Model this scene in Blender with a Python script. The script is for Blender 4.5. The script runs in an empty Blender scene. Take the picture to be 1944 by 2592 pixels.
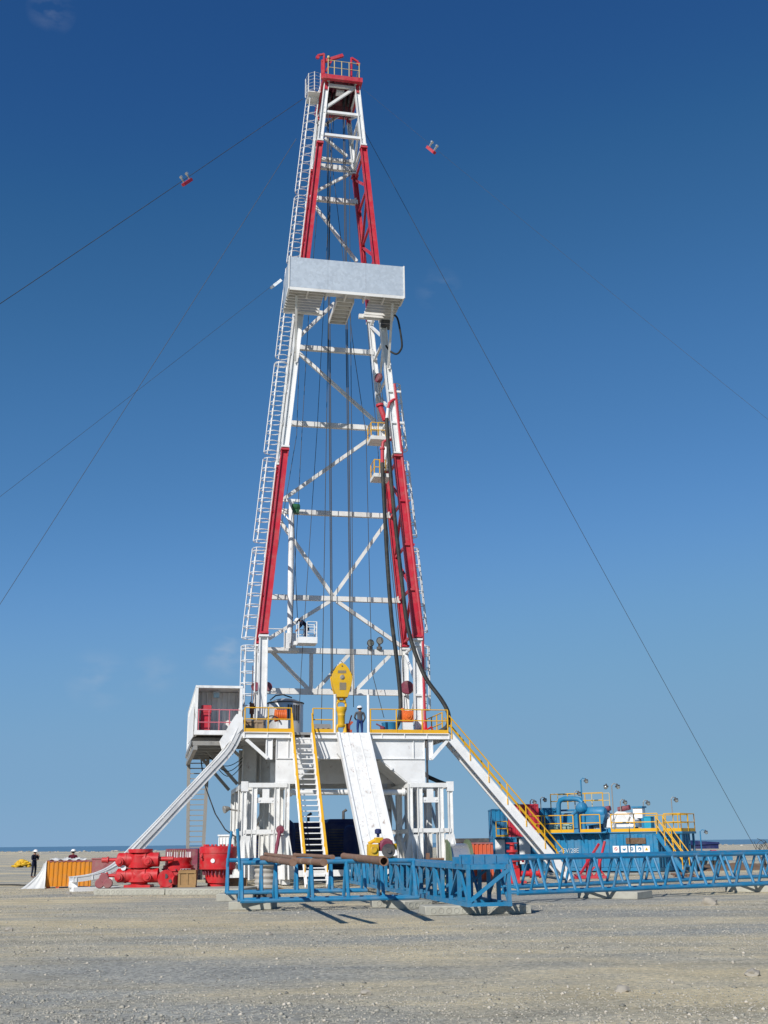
import bpy, math, random
import numpy as np
from mathutils import Vector, Matrix
random.seed(7); rng = np.random.default_rng(7)
sc = bpy.context.scene
COL = sc.collection
R = math.radians

# ------------------------------------------------------------------ camera
F, H = 2850.0, 1.95
P = math.atan(838 / 2850); ROLL = .0105
cam = bpy.data.cameras.new('camera'); camo = bpy.data.objects.new('camera', cam); COL.objects.link(camo)
cam.sensor_fit = 'VERTICAL'; cam.sensor_height = 36; cam.sensor_width = 27
cam.lens = F / 2592 * 36
cam.clip_start = .2; cam.clip_end = 60000
_cr, _sr, _cp, _sp = math.cos(ROLL), math.sin(ROLL), math.cos(P), math.sin(P)
fw = np.array([0, _cp, _sp]); _u0 = np.array([0, -_sp, _cp]); _r0 = np.array([1., 0, 0])
rt = _r0 * _cr - _u0 * _sr; up = _u0 * _cr + _r0 * _sr
m = Matrix.Identity(4)
for i in range(3):
    m[i][0], m[i][1], m[i][2] = rt[i], up[i], -fw[i]
m[2][3] = H
camo.matrix_world = m
sc.camera = camo
sc.render.resolution_x, sc.render.resolution_y = 768, 1024

# ------------------------------------------------------------------ sun, sky, exposure
SUN_EL = R(33)
SUN_DIR = np.array([-.5, -.866, 0]); SUN_DIR /= np.linalg.norm(SUN_DIR)
to_sun = Vector((SUN_DIR[0] * math.cos(SUN_EL), SUN_DIR[1] * math.cos(SUN_EL), math.sin(SUN_EL)))
sun = bpy.data.lights.new('sun', 'SUN'); suno = bpy.data.objects.new('sun', sun); COL.objects.link(suno)
sun.energy = 4.8; sun.angle = R(.53); sun.color = (1, .965, .91)
suno.rotation_euler = to_sun.to_track_quat('Z', 'Y').to_euler()
suno.location = to_sun * 200
w = bpy.data.worlds.new('World'); sc.world = w; w.use_nodes = True
nt = w.node_tree; bg = nt.nodes['Background']
sky = nt.nodes.new('ShaderNodeTexSky'); sky.sky_type = 'NISHITA'; sky.sun_disc = False
sky.sun_elevation = SUN_EL; sky.sun_rotation = math.atan2(to_sun.x, to_sun.y)
sky.altitude = 2000; sky.air_density = 1.0; sky.dust_density = 0; sky.ozone_density = 5.0
# a camera film's response to the sky: each channel of the sky texture through its own tone curve
_s1 = nt.nodes.new('ShaderNodeVectorMath'); _s1.operation = 'SCALE'; _s1.inputs[3].default_value = .12
_cv = nt.nodes.new('ShaderNodeRGBCurve'); _s2 = nt.nodes.new('ShaderNodeVectorMath'); _s2.operation = 'SCALE'; _s2.inputs[3].default_value = 10
SKYC = [[(.065, .021), (.08, .034), (.127, .072), (.258, .162), (.62, .21), (1, .235)],
        [(.122, .083), (.153, .121), (.242, .205), (.456, .342), (.871, .382), (1, .392)],
        [(.262, .245), (.319, .290), (.479, .440), (.775, .595), (1, .580)]]
for ch in range(3):
    c_ = _cv.mapping.curves[ch]; pts_ = [(0, 0)] + SKYC[ch]
    while len(c_.points) < len(pts_): c_.points.new(.5, .5)
    for p_, q_ in zip(c_.points, pts_): p_.location = q_; p_.handle_type = 'AUTO_CLAMPED'
_cv.mapping.update()
nt.links.new(sky.outputs[0], _s1.inputs[0]); nt.links.new(_s1.outputs[0], _cv.inputs[1]); 
# a few faint wisps of cloud in the sky
_tc = nt.nodes.new('ShaderNodeTexCoord'); _no = nt.nodes.new('ShaderNodeTexNoise'); _no.inputs['Scale'].default_value = 28; _no.inputs['Detail'].default_value = 8
_mp = nt.nodes.new('ShaderNodeMapping'); _mp.inputs['Scale'].default_value = (1, 1, 2.2); nt.links.new(_tc.outputs['Generated'], _mp.inputs[0]); nt.links.new(_mp.outputs[0], _no.inputs[0])
_acc = None
for (cu, cv, rad_, am) in ((575, 1650, .026, .5), (395, 1702, .022, .22), (250, 1722, .03, .2), (130, 25, .02, .28), (1110, 735, .022, .16)):
    d_ = fw + rt * ((cu - 972) / F) + up * ((1296 - cv) / F); d_ = d_ / np.linalg.norm(d_)
    ds = nt.nodes.new('ShaderNodeVectorMath'); ds.operation = 'DISTANCE'; ds.inputs[1].default_value = tuple(d_); nt.links.new(_tc.outputs['Generated'], ds.inputs[0])
    mr = nt.nodes.new('ShaderNodeMapRange'); mr.inputs[1].default_value = rad_; mr.inputs[2].default_value = 0; mr.inputs[3].default_value = 0; mr.inputs[4].default_value = am; nt.links.new(ds.outputs['Value'], mr.inputs[0])
    if _acc is None: _acc = mr.outputs[0]
    else: ad = nt.nodes.new('ShaderNodeMath'); ad.operation = 'ADD'; nt.links.new(_acc, ad.inputs[0]); nt.links.new(mr.outputs[0], ad.inputs[1]); _acc = ad.outputs[0]
_r = nt.nodes.new('ShaderNodeMapRange'); _r.inputs[1].default_value = .42; _r.inputs[2].default_value = .68; nt.links.new(_no.outputs[0], _r.inputs[0])
_ml = nt.nodes.new('ShaderNodeMath'); _ml.operation = 'MULTIPLY'; nt.links.new(_acc, _ml.inputs[0]); nt.links.new(_r.outputs[0], _ml.inputs[1])
_mx = nt.nodes.new('ShaderNodeMix'); _mx.data_type = 'RGBA'; nt.links.new(_ml.outputs[0], _mx.inputs[0]); nt.links.new(_cv.outputs[0], _mx.inputs[6]); _mx.inputs[7].default_value = (.52, .57, .64, 1)
nt.links.new(_mx.outputs[2], _s2.inputs[0]); nt.links.new(_s2.outputs[0], bg.inputs[0]); bg.inputs[1].default_value = .1
sc.view_settings.view_transform = 'Standard'; sc.view_settings.look = 'None'
sc.view_settings.exposure = 0; sc.view_settings.gamma = 1

# ------------------------------------------------------------------ measuring: pixels of the 1944 x 2592 photo -> points in the world
C0 = np.array([0, 0, H])
def ray(u, v): return fw + rt * ((u - 972) / F) + up * ((1296 - v) / F)
def atY(u, v, Y): d = ray(u, v); return C0 + d * (Y / d[1])
def atZ(u, v, Z=0.): d = ray(u, v); return C0 + d * ((Z - H) / d[2])
A = R(11.5)
EX = np.array([math.cos(A), math.sin(A), 0]); EY = np.array([-math.sin(A), math.cos(A), 0]); EZ = np.array([0, 0, 1.])
O = atY(855, 1858, 62.5); O[2] = 0
def rY(u, v, y):
    d = ray(u, v); t = ((O - C0) @ EY + y) / (d @ EY); p = C0 + d * t - O
    return np.array([p @ EX, y, p[2]])
def rX(u, v, x):
    d = ray(u, v); t = ((O - C0) @ EX + x) / (d @ EX); p = C0 + d * t - O
    return np.array([x, p @ EY, p[2]])
def rZ(u, v, z):
    p = atZ(u, v, z) - O; return np.array([p @ EX, p @ EY, z])
class Fr:                                   # a frame: local -> world
    def __init__(s, o=(0, 0, 0), yaw=0):
        s.o = np.asarray(o, float); c, q = math.cos(yaw), math.sin(yaw)
        s.M = np.array([[c, -q, 0], [q, c, 0], [0, 0, 1.]])
    def __call__(s, p): return s.o + s.M @ np.asarray(p, float)
RIG = Fr(O, A); IDF = Fr()

# ------------------------------------------------------------------ mesh builder
def nrm(a): return a / (np.linalg.norm(a) + 1e-12)
def basis(d, upv=(0, 0, 1)):
    d = nrm(d); u = np.asarray(upv, float)
    if abs(d @ u) > .98: u = np.array([0, 1., 0]) if abs(d[1]) < .9 else np.array([1., 0, 0])
    s = nrm(np.cross(d, u)); return d, s, np.cross(s, d)
def fY(fr, u, v, y):                        # the same in any frame
    d = fr.M.T @ ray(u, v); c = fr.M.T @ (C0 - fr.o); return c + d * ((y - c[1]) / d[1])
class MB:
    def __init__(s, fr=IDF): s.v = []; s.f = []; s.fr = fr; s.sm = []
    def add(s, vs, fs, smooth=False):
        b = len(s.v); s.v += [s.fr(p) for p in vs]
        s.f += [[b + i for i in f] for f in fs]; s.sm += [smooth] * len(fs); return s
    def obox(s, c, a, b, d):
        c, a, b, d = [np.asarray(q, float) for q in (c, a, b, d)]
        vs = [c + i * a + j * b + k * d for k in (-1, 1) for j in (-1, 1) for i in (-1, 1)]
        return s.add(vs, [[0, 2, 3, 1], [4, 5, 7, 6], [0, 1, 5, 4], [2, 6, 7, 3], [0, 4, 6, 2], [1, 3, 7, 5]])
    def box(s, x0, x1, y0, y1, z0, z1):
        return s.obox(((x0 + x1) / 2, (y0 + y1) / 2, (z0 + z1) / 2), ((x1 - x0) / 2, 0, 0), (0, (y1 - y0) / 2, 0), (0, 0, (z1 - z0) / 2))
    def bar(s, p, q, w, h=None, upv=(0, 0, 1)):
        p, q = np.asarray(p, float), np.asarray(q, float); h = h or w
        d, a, b = basis(q - p, upv)
        return s.obox((p + q) / 2, (q - p) / 2, a * w / 2, b * h / 2)
    def hbeam(s, p, q, w, dd, t=.05, xdir=(1, 0, 0)):   # flanges stand on +-xdir, the web faces the viewer
        p, q = np.asarray(p, float), np.asarray(q, float); d = nrm(q - p); x = np.asarray(xdir, float)
        x = nrm(x - d * (d @ x)); y = np.cross(d, x)
        for k in (-1, 1): s.obox((p + q) / 2 + x * k * (w / 2 - t / 2), (q - p) / 2, x * t / 2, y * dd / 2)
        return s.obox((p + q) / 2, (q - p) / 2, x * (w / 2 - t), y * t)
    def tube(s, p, q, r, n=8, r2=None, caps=True):
        p, q = np.asarray(p, float), np.asarray(q, float); r2 = r if r2 is None else r2
        d, a, b = basis(q - p)
        an = [2 * math.pi * i / n for i in range(n)]
        vs = [p + (a * math.cos(t) + b * math.sin(t)) * r for t in an] + [q + (a * math.cos(t) + b * math.sin(t)) * r2 for t in an]
        s.add(vs, [[i, (i + 1) % n, n + (i + 1) % n, n + i] for i in range(n)], True)
        if caps:
            s.add(vs[:n], [list(range(n))[::-1]]); s.add(vs[n:], [list(range(n))])
        return s
    def path(s, pts, r, n=6, closed=False):
        pts = [np.asarray(p, float) for p in pts]; k = len(pts); rings = []
        a = None
        for i in range(k):
            t = nrm((pts[(i + 1) % k] if (closed or i < k - 1) else pts[i]) - (pts[i - 1] if (closed or i > 0) else pts[i]))
            if a is None: _, a, b = basis(t)
            else: a = nrm(a - t * (a @ t))
            b = np.cross(t, a)
            rings.append([pts[i] + (a * math.cos(2 * math.pi * j / n) + b * math.sin(2 * math.pi * j / n)) * r for j in range(n)])
        vs = [p for q in rings for p in q]; fs = []
        for i in range(k if closed else k - 1):
            for j in range(n):
                i2 = (i + 1) % k; fs.append([i * n + j, i * n + (j + 1) % n, i2 * n + (j + 1) % n, i2 * n + j])
        s.add(vs, fs, True)
        if not closed: s.add(rings[0], [list(range(n))[::-1]]); s.add(rings[-1], [list(range(n))])
        return s
    def lathe(s, c, axis, prof, n=24, smooth=True):     # prof: (radius, along)
        c = np.asarray(c, float); d, a, b = basis(np.asarray(axis, float))
        vs = []; k = len(prof)
        for r, h in prof:
            for j in range(n):
                t = 2 * math.pi * j / n; vs.append(c + d * h + (a * math.cos(t) + b * math.sin(t)) * r)
        fs = [[i * n + j, i * n + (j + 1) % n, (i + 1) * n + (j + 1) % n, (i + 1) * n + j] for i in range(k - 1) for j in range(n)]
        s.add(vs, fs, smooth)
        s.add(vs[:n], [list(range(n))[::-1]]); s.add(vs[-n:], [list(range(n))]); return s
    def plate(s, pts, th):                                # a flat outline with a thickness vector
        pts = [np.asarray(p, float) for p in pts]; th = np.asarray(th, float); n = len(pts)
        vs = pts + [p + th for p in pts]
        return s.add(vs, [list(range(n))[::-1], list(range(n, 2 * n))] + [[i, (i + 1) % n, n + (i + 1) % n, n + i] for i in range(n)])
    def sheet(s, grid, smooth=True):                      # grid[i][j] of points
        a, b = len(grid), len(grid[0])
        return s.add([p for q in grid for p in q], [[i * b + j, i * b + j + 1, (i + 1) * b + j + 1, (i + 1) * b + j] for i in range(a - 1) for j in range(b - 1)], smooth)
    def ico(s, c, r, sub=1, jit=0., sq=(1, 1, 1)):
        g = (1 + 5 ** .5) / 2
        vs = [nrm(np.array(p, float)) for p in [(-1, g, 0), (1, g, 0), (-1, -g, 0), (1, -g, 0), (0, -1, g), (0, 1, g), (0, -1, -g), (0, 1, -g), (g, 0, -1), (g, 0, 1), (-g, 0, -1), (-g, 0, 1)]]
        fs = [[0, 11, 5], [0, 5, 1], [0, 1, 7], [0, 7, 10], [0, 10, 11], [1, 5, 9], [5, 11, 4], [11, 10, 2], [10, 7, 6], [7, 1, 8], [3, 9, 4], [3, 4, 2], [3, 2, 6], [3, 6, 8], [3, 8, 9], [4, 9, 5], [2, 4, 11], [6, 2, 10], [8, 6, 7], [9, 8, 1]]
        for _ in range(sub):
            cache = {}; nf = []
            def mid(i, j):
                k = (min(i, j), max(i, j))
                if k not in cache: cache[k] = len(vs); vs.append(nrm(vs[i] + vs[j]))
                return cache[k]
            for a, b, d in fs:
                x, y, z = mid(a, b), mid(b, d), mid(d, a); nf += [[a, x, z], [b, y, x], [d, z, y], [x, y, z]]
            fs = nf
        out = [np.asarray(c) + p * r * np.array(sq) * (1 + jit * random.uniform(-1, 1)) for p in vs]
        return s.add(out, fs, jit < .12)
    def build(s, name, mat, parent=None, bevel=0):
        off = np.array(root_loc(parent)) if parent is not None else np.zeros(3)
        me = bpy.data.meshes.new(name)
        me.from_pydata([tuple(p - off) for p in s.v], [], s.f); me.update()
        me.polygons.foreach_set('use_smooth', s.sm)
        me.set_sharp_from_angle(angle=R(40))
        me.materials.append(mat)
        o = bpy.data.objects.new(name, me); COL.objects.link(o)
        if parent is not None: o.parent = parent
        if bevel:
            b = o.modifiers.new('bevel', 'BEVEL'); b.width = bevel; b.segments = 1; b.limit_method = 'ANGLE'
        return o
def root_loc(o):
    while o.parent is not None: o = o.parent
    return tuple(o.location)
def tag(o, label, cat, group=None, kind=None):
    if label: o['label'] = label
    if cat: o['category'] = cat
    if group: o['group'] = group
    if kind or cat: o['kind'] = kind or 'thing'
    return o
def thing(name, label, cat, loc, group=None):
    o = bpy.data.objects.new(name, None); COL.objects.link(o); o.location = tuple(loc); o.empty_display_size = .3
    return tag(o, label, cat, group)
def solo(mb, name, mat, label=None, cat=None, group=None, kind=None, bevel=0):   # a thing that is one mesh, its origin at its base
    a = np.array(s_ := mb.v); base = np.array([a[:, 0].mean(), a[:, 1].mean(), a[:, 2].min()])
    mb.v = [p - base for p in mb.v]; o = mb.build(name, mat, None, bevel); o.location = tuple(base)
    return tag(o, label, cat, group, kind)
def struct(mb, name, mat): return tag(mb.build(name, mat), None, None, None, 'structure')
def dup(o, loc=None, rz=None, label=None, group=None):
    c = o.copy(); COL.objects.link(c)
    if loc is not None: c.location = tuple(loc)
    if rz is not None: c.rotation_euler = (0, 0, rz)
    if label: c['label'] = label
    if group: c['group'] = group
    for ch in list(o.children):
        d = ch.copy(); COL.objects.link(d); d.parent = c
        for g in list(ch.children):
            e = g.copy(); COL.objects.link(e); e.parent = d
    return c

# ------------------------------------------------------------------ materials
def newmat(name):
    mt = bpy.data.materials.new(name); mt.use_nodes = True
    n = mt.node_tree; b = n.nodes['Principled BSDF']; return mt, n, b
def N(n, t, **kw):
    x = n.nodes.new(t)
    for k, v in kw.items():
        if k.startswith('i_'):
            key = k[2:]; x.inputs[int(key) if key.isdigit() else key.replace('_', ' ')].default_value = v
        else: setattr(x, k, v)
    return x
def ramp(n, fac, stops):
    r = n.nodes.new('ShaderNodeValToRGB'); e = r.color_ramp.elements
    while len(e) < len(stops): e.new(.5)
    for i, (p, c) in enumerate(stops): e[i].position = p; e[i].color = (*c, 1) if len(c) == 3 else c
    n.links.new(fac, r.inputs[0]); return r
def mixc(n, fac, a, b):
    x = n.nodes.new('ShaderNodeMix'); x.data_type = 'RGBA'
    if isinstance(fac, (int, float)): x.inputs[0].default_value = fac
    else: n.links.new(fac, x.inputs[0])
    for i, q in ((6, a), (7, b)):
        if isinstance(q, tuple): x.inputs[i].default_value = (*q, 1)
        else: n.links.new(q, x.inputs[i])
    return x.outputs[2]
def paint(name, col, rough=.45, grime=.25, rust=.0, scale=1.5, metal=0., spec=.4, dust=(.30, .26, .21)):
    mt, n, b = newmat(name)
    tc = N(n, 'ShaderNodeTexCoord')
    a = N(n, 'ShaderNodeTexNoise', i_Scale=scale, i_Detail=8., i_Roughness=.65); n.links.new(tc.outputs['Object'], a.inputs[0])
    r1 = ramp(n, a.outputs[0], [(.45, (0, 0, 0)), (.75, (1, 1, 1))])
    mm = N(n, 'ShaderNodeMath', operation='MULTIPLY'); mm.inputs[1].default_value = grime; n.links.new(r1.outputs[0], mm.inputs[0])
    c = mixc(n, mm.outputs[0], col, dust)
    a2 = N(n, 'ShaderNodeTexNoise', i_Scale=scale * .35, i_Detail=3.); n.links.new(tc.outputs['Object'], a2.inputs[0])
    r0 = ramp(n, a2.outputs[0], [(.3, tuple(.86 * q for q in (1, 1, 1))), (.7, (1, 1, 1))])
    mul = n.nodes.new('ShaderNodeMix'); mul.data_type = 'RGBA'; mul.blend_type = 'MULTIPLY'; mul.inputs[0].default_value = 1
    n.links.new(c, mul.inputs[6]); n.links.new(r0.outputs[0], mul.inputs[7]); c = mul.outputs[2]
    if rust:
        mp = N(n, 'ShaderNodeMapping'); mp.inputs['Scale'].default_value = (1, 1, .35); n.links.new(tc.outputs['Object'], mp.inputs[0])
        a3 = N(n, 'ShaderNodeTexNoise', i_Scale=4.5, i_Detail=10., i_Roughness=.7); n.links.new(mp.outputs[0], a3.inputs[0])
        r3 = ramp(n, a3.outputs[0], [(.66 - rust * .2, (0, 0, 0)), (.72, (1, 1, 1))])
        c = mixc(n, r3.outputs[0], c, (.19, .085, .04))
    n.links.new(c, b.inputs['Base Color'])
    rr = ramp(n, a.outputs[0], [(.3, (rough,) * 3), (.8, (min(1, rough + .25),) * 3)]); n.links.new(rr.outputs[0], b.inputs['Roughness'])
    b.inputs['Metallic'].default_value = metal; b.inputs['Specular IOR Level'].default_value = spec
    bp = N(n, 'ShaderNodeBump', i_Strength=.12, i_Distance=.02); n.links.new(a.outputs[0], bp.inputs['Height']); n.links.new(bp.outputs[0], b.inputs['Normal'])
    return mt
M = dict(
    white=paint('white_paint', (.80, .80, .79), .42, .22, .17, 2.),
    whiteworn=paint('worn_white_paint', (.79, .79, .77), .5, .22, .28, 3.),
    lattice=paint('white_lattice_paint', (.74, .73, .70), .45, .35, .25),
    red=paint('red_paint', (.52, .022, .045), .4, .32, .2, 2.),
    bopred=paint('bright_red_paint', (.56, .016, .022), .36, .3, .16, 3.),
    maroon=paint('maroon_paint', (.20, .03, .06), .55, .55, .1),
    pinkish=paint('faded_red_paint', (.30, .09, .10), .6, .6, .1),
    yellow=paint('yellow_paint', (.74, .40, .012), .4, .15, .1),
    hookyellow=paint('hook_yellow_paint', (.72, .42, .008), .42, .28, .35, 4.),
    paleyellow=paint('pale_rail_paint', (.62, .48, .22), .5, .3, .2),
    blue=paint('blue_paint', (.016, .195, .38), .38, .35, .22, 2.5),
    tankblue=paint('tank_blue_paint', (.014, .195, .38), .4, .3, .14),
    navy=paint('navy_paint', (.008, .018, .10), .5, .2),
    orange=paint('orange_paint', (.78, .15, .02), .45, .2, .1),
    ochre=paint('ochre_paint', (.68, .25, .012), .5, .25, .2, 3.),
    container=paint('orange_container_paint', (.60, .10, .035), .5, .3, .1),
    green=paint('green_paint', (.008, .11, .035), .4, .2),
    olive=paint('reel_green_paint', (.10, .15, .08), .6, .4),
    teal=paint('tub_blue_paint', (.02, .20, .38), .4, .15),
    cyan=paint('light_blue_paint', (.02, .32, .48), .4, .2),
    black=paint('black_rubber', (.016, .018, .018), .6, .25),
    dark=paint('dark_steel', (.05, .05, .055), .5, .4, .1),
    wire=paint('steel_wire_rope', (.035, .037, .04), .55, .2),
    steel=paint('grey_steel', (.33, .32, .30), .45, .4, .2, metal=.3),
    silver=paint('silver_wrap', (.62, .63, .63), .22, .2, 0, 6., .75),
    cladding=paint('grey_white_cladding', (.62, .63, .63), .3, .3, .05, 2., .35),
    concrete=paint('concrete', (.42, .41, .35), .9, .4, 0, 5., spec=.2, dust=(.27, .24, .20)),
    wood=paint('crate_wood', (.36, .22, .10), .75, .45, .1, 6., spec=.2, dust=(.2, .13, .07)),
    greywood=paint('weathered_wood', (.33, .24, .16), .8, .45, .1, 6., spec=.2),
    rustpipe=paint('rusty_pipe', (.21, .115, .075), .7, .8, .5, 5., spec=.3, dust=(.27, .21, .17)),
    plastic=paint('plastic_sheet', (.68, .68, .66), .3, .25, 0, 4.),
    tarp=paint('yellow_tarp', (.70, .42, .02), .5, .15, 0, 4.),
    signbrown=paint('rusty_sign_plate', (.13, .075, .04), .6, .5, .3, 8.),
    plateg=paint('worn_nameplate', (.28, .23, .15), .45, .7, .2, 30., .3),
    skin=paint('skin', (.36, .19, .12), .55, .1), helmet=paint('helmet_white', (.82, .82, .82), .3, .05),
    navycloth=paint('navy_cloth', (.014, .018, .04), .9, .1, spec=.1), marooncloth=paint('maroon_cloth', (.085, .012, .026), .9, .1, spec=.1),
    greycloth=paint('grey_cloth', (.10, .105, .115), .9, .1, spec=.1), bluecloth=paint('blue_cloth', (.02, .045, .16), .9, .1, spec=.1),
    boot=paint('brown_boot', (.13, .055, .03), .7, .2), hair=paint('black_hair', (.012, .01, .01), .6, 0),
    glass=paint('lamp_glass', (.45, .46, .42), .08, .05, 0, 3., .6), ink=paint('sign_ink', (.03, .04, .07), .6, 0),
    inkred=paint('sign_red', (.55, .04, .04), .6, 0), inkyellow=paint('sign_yellow', (.75, .45, .02), .6, 0), signwhite=paint('sign_white', (.82, .82, .82), .4, .06),
)
# galvanised sheet of the racking board: mottled spangle
def galv():
    mt, n, b = newmat('galvanised_sheet')
    tc = N(n, 'ShaderNodeTexCoord')
    v = N(n, 'ShaderNodeTexVoronoi', i_Scale=7.); n.links.new(tc.outputs['Object'], v.inputs[0])
    a = N(n, 'ShaderNodeTexNoise', i_Scale=2.2, i_Detail=10., i_Roughness=.7); n.links.new(tc.outputs['Object'], a.inputs[0])
    c = mixc(n, a.outputs[0], (.42, .47, .52), (.62, .67, .71))
    bw = N(n, 'ShaderNodeRGBToBW'); n.links.new(v.outputs['Color'], bw.inputs[0])
    r = ramp(n, bw.outputs[0], [(.2, (.88, .88, .88)), (.8, (1, 1, 1))])
    mul = n.nodes.new('ShaderNodeMix'); mul.data_type = 'RGBA'; mul.blend_type = 'MULTIPLY'; mul.inputs[0].default_value = 1
    n.links.new(c, mul.inputs[6]); n.links.new(r.outputs[0], mul.inputs[7]); n.links.new(mul.outputs[2], b.inputs['Base Color'])
    b.inputs['Metallic'].default_value = .35; b.inputs['Roughness'].default_value = .5
    bp = N(n, 'ShaderNodeBump', i_Strength=.25, i_Distance=.03); n.links.new(a.outputs[0], bp.inputs['Height']); n.links.new(bp.outputs[0], b.inputs['Normal'])
    return mt
M['galv'] = galv()
def ground_mat():
    mt, n, b = newmat('gravel_ground')
    g = N(n, 'ShaderNodeNewGeometry'); L = n.links.new
    def noise(sx, sy, sc_, det=6., rough=.6, off=0):
        mp = N(n, 'ShaderNodeMapping'); mp.inputs['Scale'].default_value = (sx, sy, 1); mp.inputs['Location'].default_value = (off, off * .7, 0); mp.inputs['Rotation'].default_value = (0, 0, R(-4))
        L(g.outputs['Position'], mp.inputs[0])
        x = N(n, 'ShaderNodeTexNoise', i_Scale=sc_, i_Detail=det, i_Roughness=rough); L(mp.outputs[0], x.inputs[0]); return x.outputs[0]
    big = noise(.45, 1.1, .15, 8, .68, 5.3)          # drive tracks, long across the picture
    mid = noise(1, 1, .9, 6, .6)
    fine = noise(1, 1, 9., 6, .7); vfine = noise(1, 1, 45., 4, .7)
    t = ramp(n, big, [(.42, (0, 0, 0)), (.50, (.45, .45, .45)), (.585, (1, 1, 1))])
    tan = mixc(n, mid, (.66, .56, .365), (.75, .66, .46))
    grey = mixc(n, mid, (.385, .39, .365), (.51, .505, .455))
    c = mixc(n, t.outputs[0], grey, tan)
    vo = N(n, 'ShaderNodeTexVoronoi', i_Scale=22.); L(g.outputs['Position'], vo.inputs[0])
    bw = N(n, 'ShaderNodeRGBToBW'); L(vo.outputs['Color'], bw.inputs[0])
    pv = ramp(n, bw.outputs[0], [(.1, (.62, .62, .62)), (.55, (1, 1, 1)), (.9, (1.35, 1.3, 1.22))])
    pf = N(n, 'ShaderNodeMath', operation='MULTIPLY_ADD'); pf.inputs[1].default_value = -.65; pf.inputs[2].default_value = 1.0; L(t.outputs[0], pf.inputs[0])
    mul = n.nodes.new('ShaderNodeMix'); mul.data_type = 'RGBA'; mul.blend_type = 'MULTIPLY'; L(pf.outputs[0], mul.inputs[0]); L(c, mul.inputs[6]); L(pv.outputs[0], mul.inputs[7])
    f2 = ramp(n, fine, [(.3, (.64, .64, .64)), (.7, (1.24, 1.22, 1.19))])
    mul2 = n.nodes.new('ShaderNodeMix'); mul2.data_type = 'RGBA'; mul2.blend_type = 'MULTIPLY'; mul2.inputs[0].default_value = 1; L(mul.outputs[2], mul2.inputs[6]); L(f2.outputs[0], mul2.inputs[7])
    L(mul2.outputs[2], b.inputs['Base Color']); b.inputs['Roughness'].default_value = .95; b.inputs['Specular IOR Level'].default_value = .1
    trk = noise(.06, 1., .8, 5, .6, 9.)                    # faint wheel tracks running across
    tr = ramp(n, trk, [(.36, (.86, .86, .86)), (.48, (1, 1, 1)), (.60, (1, 1, 1)), (.70, (1.10, 1.08, 1.03))])
    pt = noise(1, 1.6, .55, 5, .6, 2.); pr = ramp(n, pt, [(.3, (.82, .82, .82)), (.65, (1.08, 1.07, 1.05))])
    for q_ in (tr, pr):
        m3 = n.nodes.new('ShaderNodeMix'); m3.data_type = 'RGBA'; m3.blend_type = 'MULTIPLY'; m3.inputs[0].default_value = 1
        L(b.inputs['Base Color'].links[0].from_socket, m3.inputs[6]); L(q_.outputs[0], m3.inputs[7]); L(m3.outputs[2], b.inputs['Base Color'])
    ad = N(n, 'ShaderNodeMath', operation='ADD'); L(fine, ad.inputs[0]); L(vfine, ad.inputs[1])
    bp = N(n, 'ShaderNodeBump', i_Strength=.6, i_Distance=.06); L(ad.outputs[0], bp.inputs['Height']); L(bp.outputs[0], b.inputs['Normal'])
    return mt
M['ground'] = ground_mat()
def stone_mat():
    mt, n, b = newmat('stones'); g = N(n, 'ShaderNodeNewGeometry')
    r = ramp(n, g.outputs['Random Per Island'], [(0, (.18, .175, .15)), (.35, (.36, .345, .29)), (.75, (.44, .40, .33)), (1, (.56, .51, .43))])
    n.links.new(r.outputs[0], b.inputs['Base Color']); b.inputs['Roughness'].default_value = .9; b.inputs['Specular IOR Level'].default_value = .2
    return mt
M['stones'] = stone_mat()
M['rock'] = paint('rock', (.36, .33, .28), .9, .5, 0, 6., spec=.2)
def sea_mat():
    mt, n, b = newmat('sea_water'); g = N(n, 'ShaderNodeNewGeometry')
    b.inputs['Base Color'].default_value = (.085, .175, .255, 1); b.inputs['Roughness'].default_value = .3; b.inputs['Specular IOR Level'].default_value = .5
    mp = N(n, 'ShaderNodeMapping'); mp.inputs['Scale'].default_value = (.3, 1, 1); n.links.new(g.outputs['Position'], mp.inputs[0])
    a = N(n, 'ShaderNodeTexNoise', i_Scale=.12, i_Detail=6.); n.links.new(mp.outputs[0], a.inputs[0])
    bp = N(n, 'ShaderNodeBump', i_Strength=.7, i_Distance=1.); n.links.new(a.outputs[0], bp.inputs['Height']); n.links.new(bp.outputs[0], b.inputs['Normal'])
    return mt
M['sea'] = sea_mat()

# ================================================================== THE SETTING
def groundz(x, y):
    z = .0
    if y > 300: z += .5 * math.exp(-((y - 345) / 14) ** 2) + .12 * math.sin(x * .11 + 1.3) * math.exp(-((y - 345) / 14) ** 2)
    if y > 360: z -= (y - 360) * .12
    return z
b = MB(); ys = [-30, 0, 12, 20, 30, 40, 50, 60, 75, 90, 110, 140, 180, 230, 290, 310, 325, 335, 345, 355, 365, 380, 400]
xs = np.linspace(-260, 260, 66)
b.sheet([[(x, y, groundz(x, y)) for x in xs] for y in ys]); struct(b, 'ground', M['ground'])
b = MB(); b.sheet([[(x, y, -3.) for x in np.linspace(-30000, 30000, 9)] for y in (372, 900, 2500, 8000, 20000, 45000)]); struct(b, 'sea', M['sea'])

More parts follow.
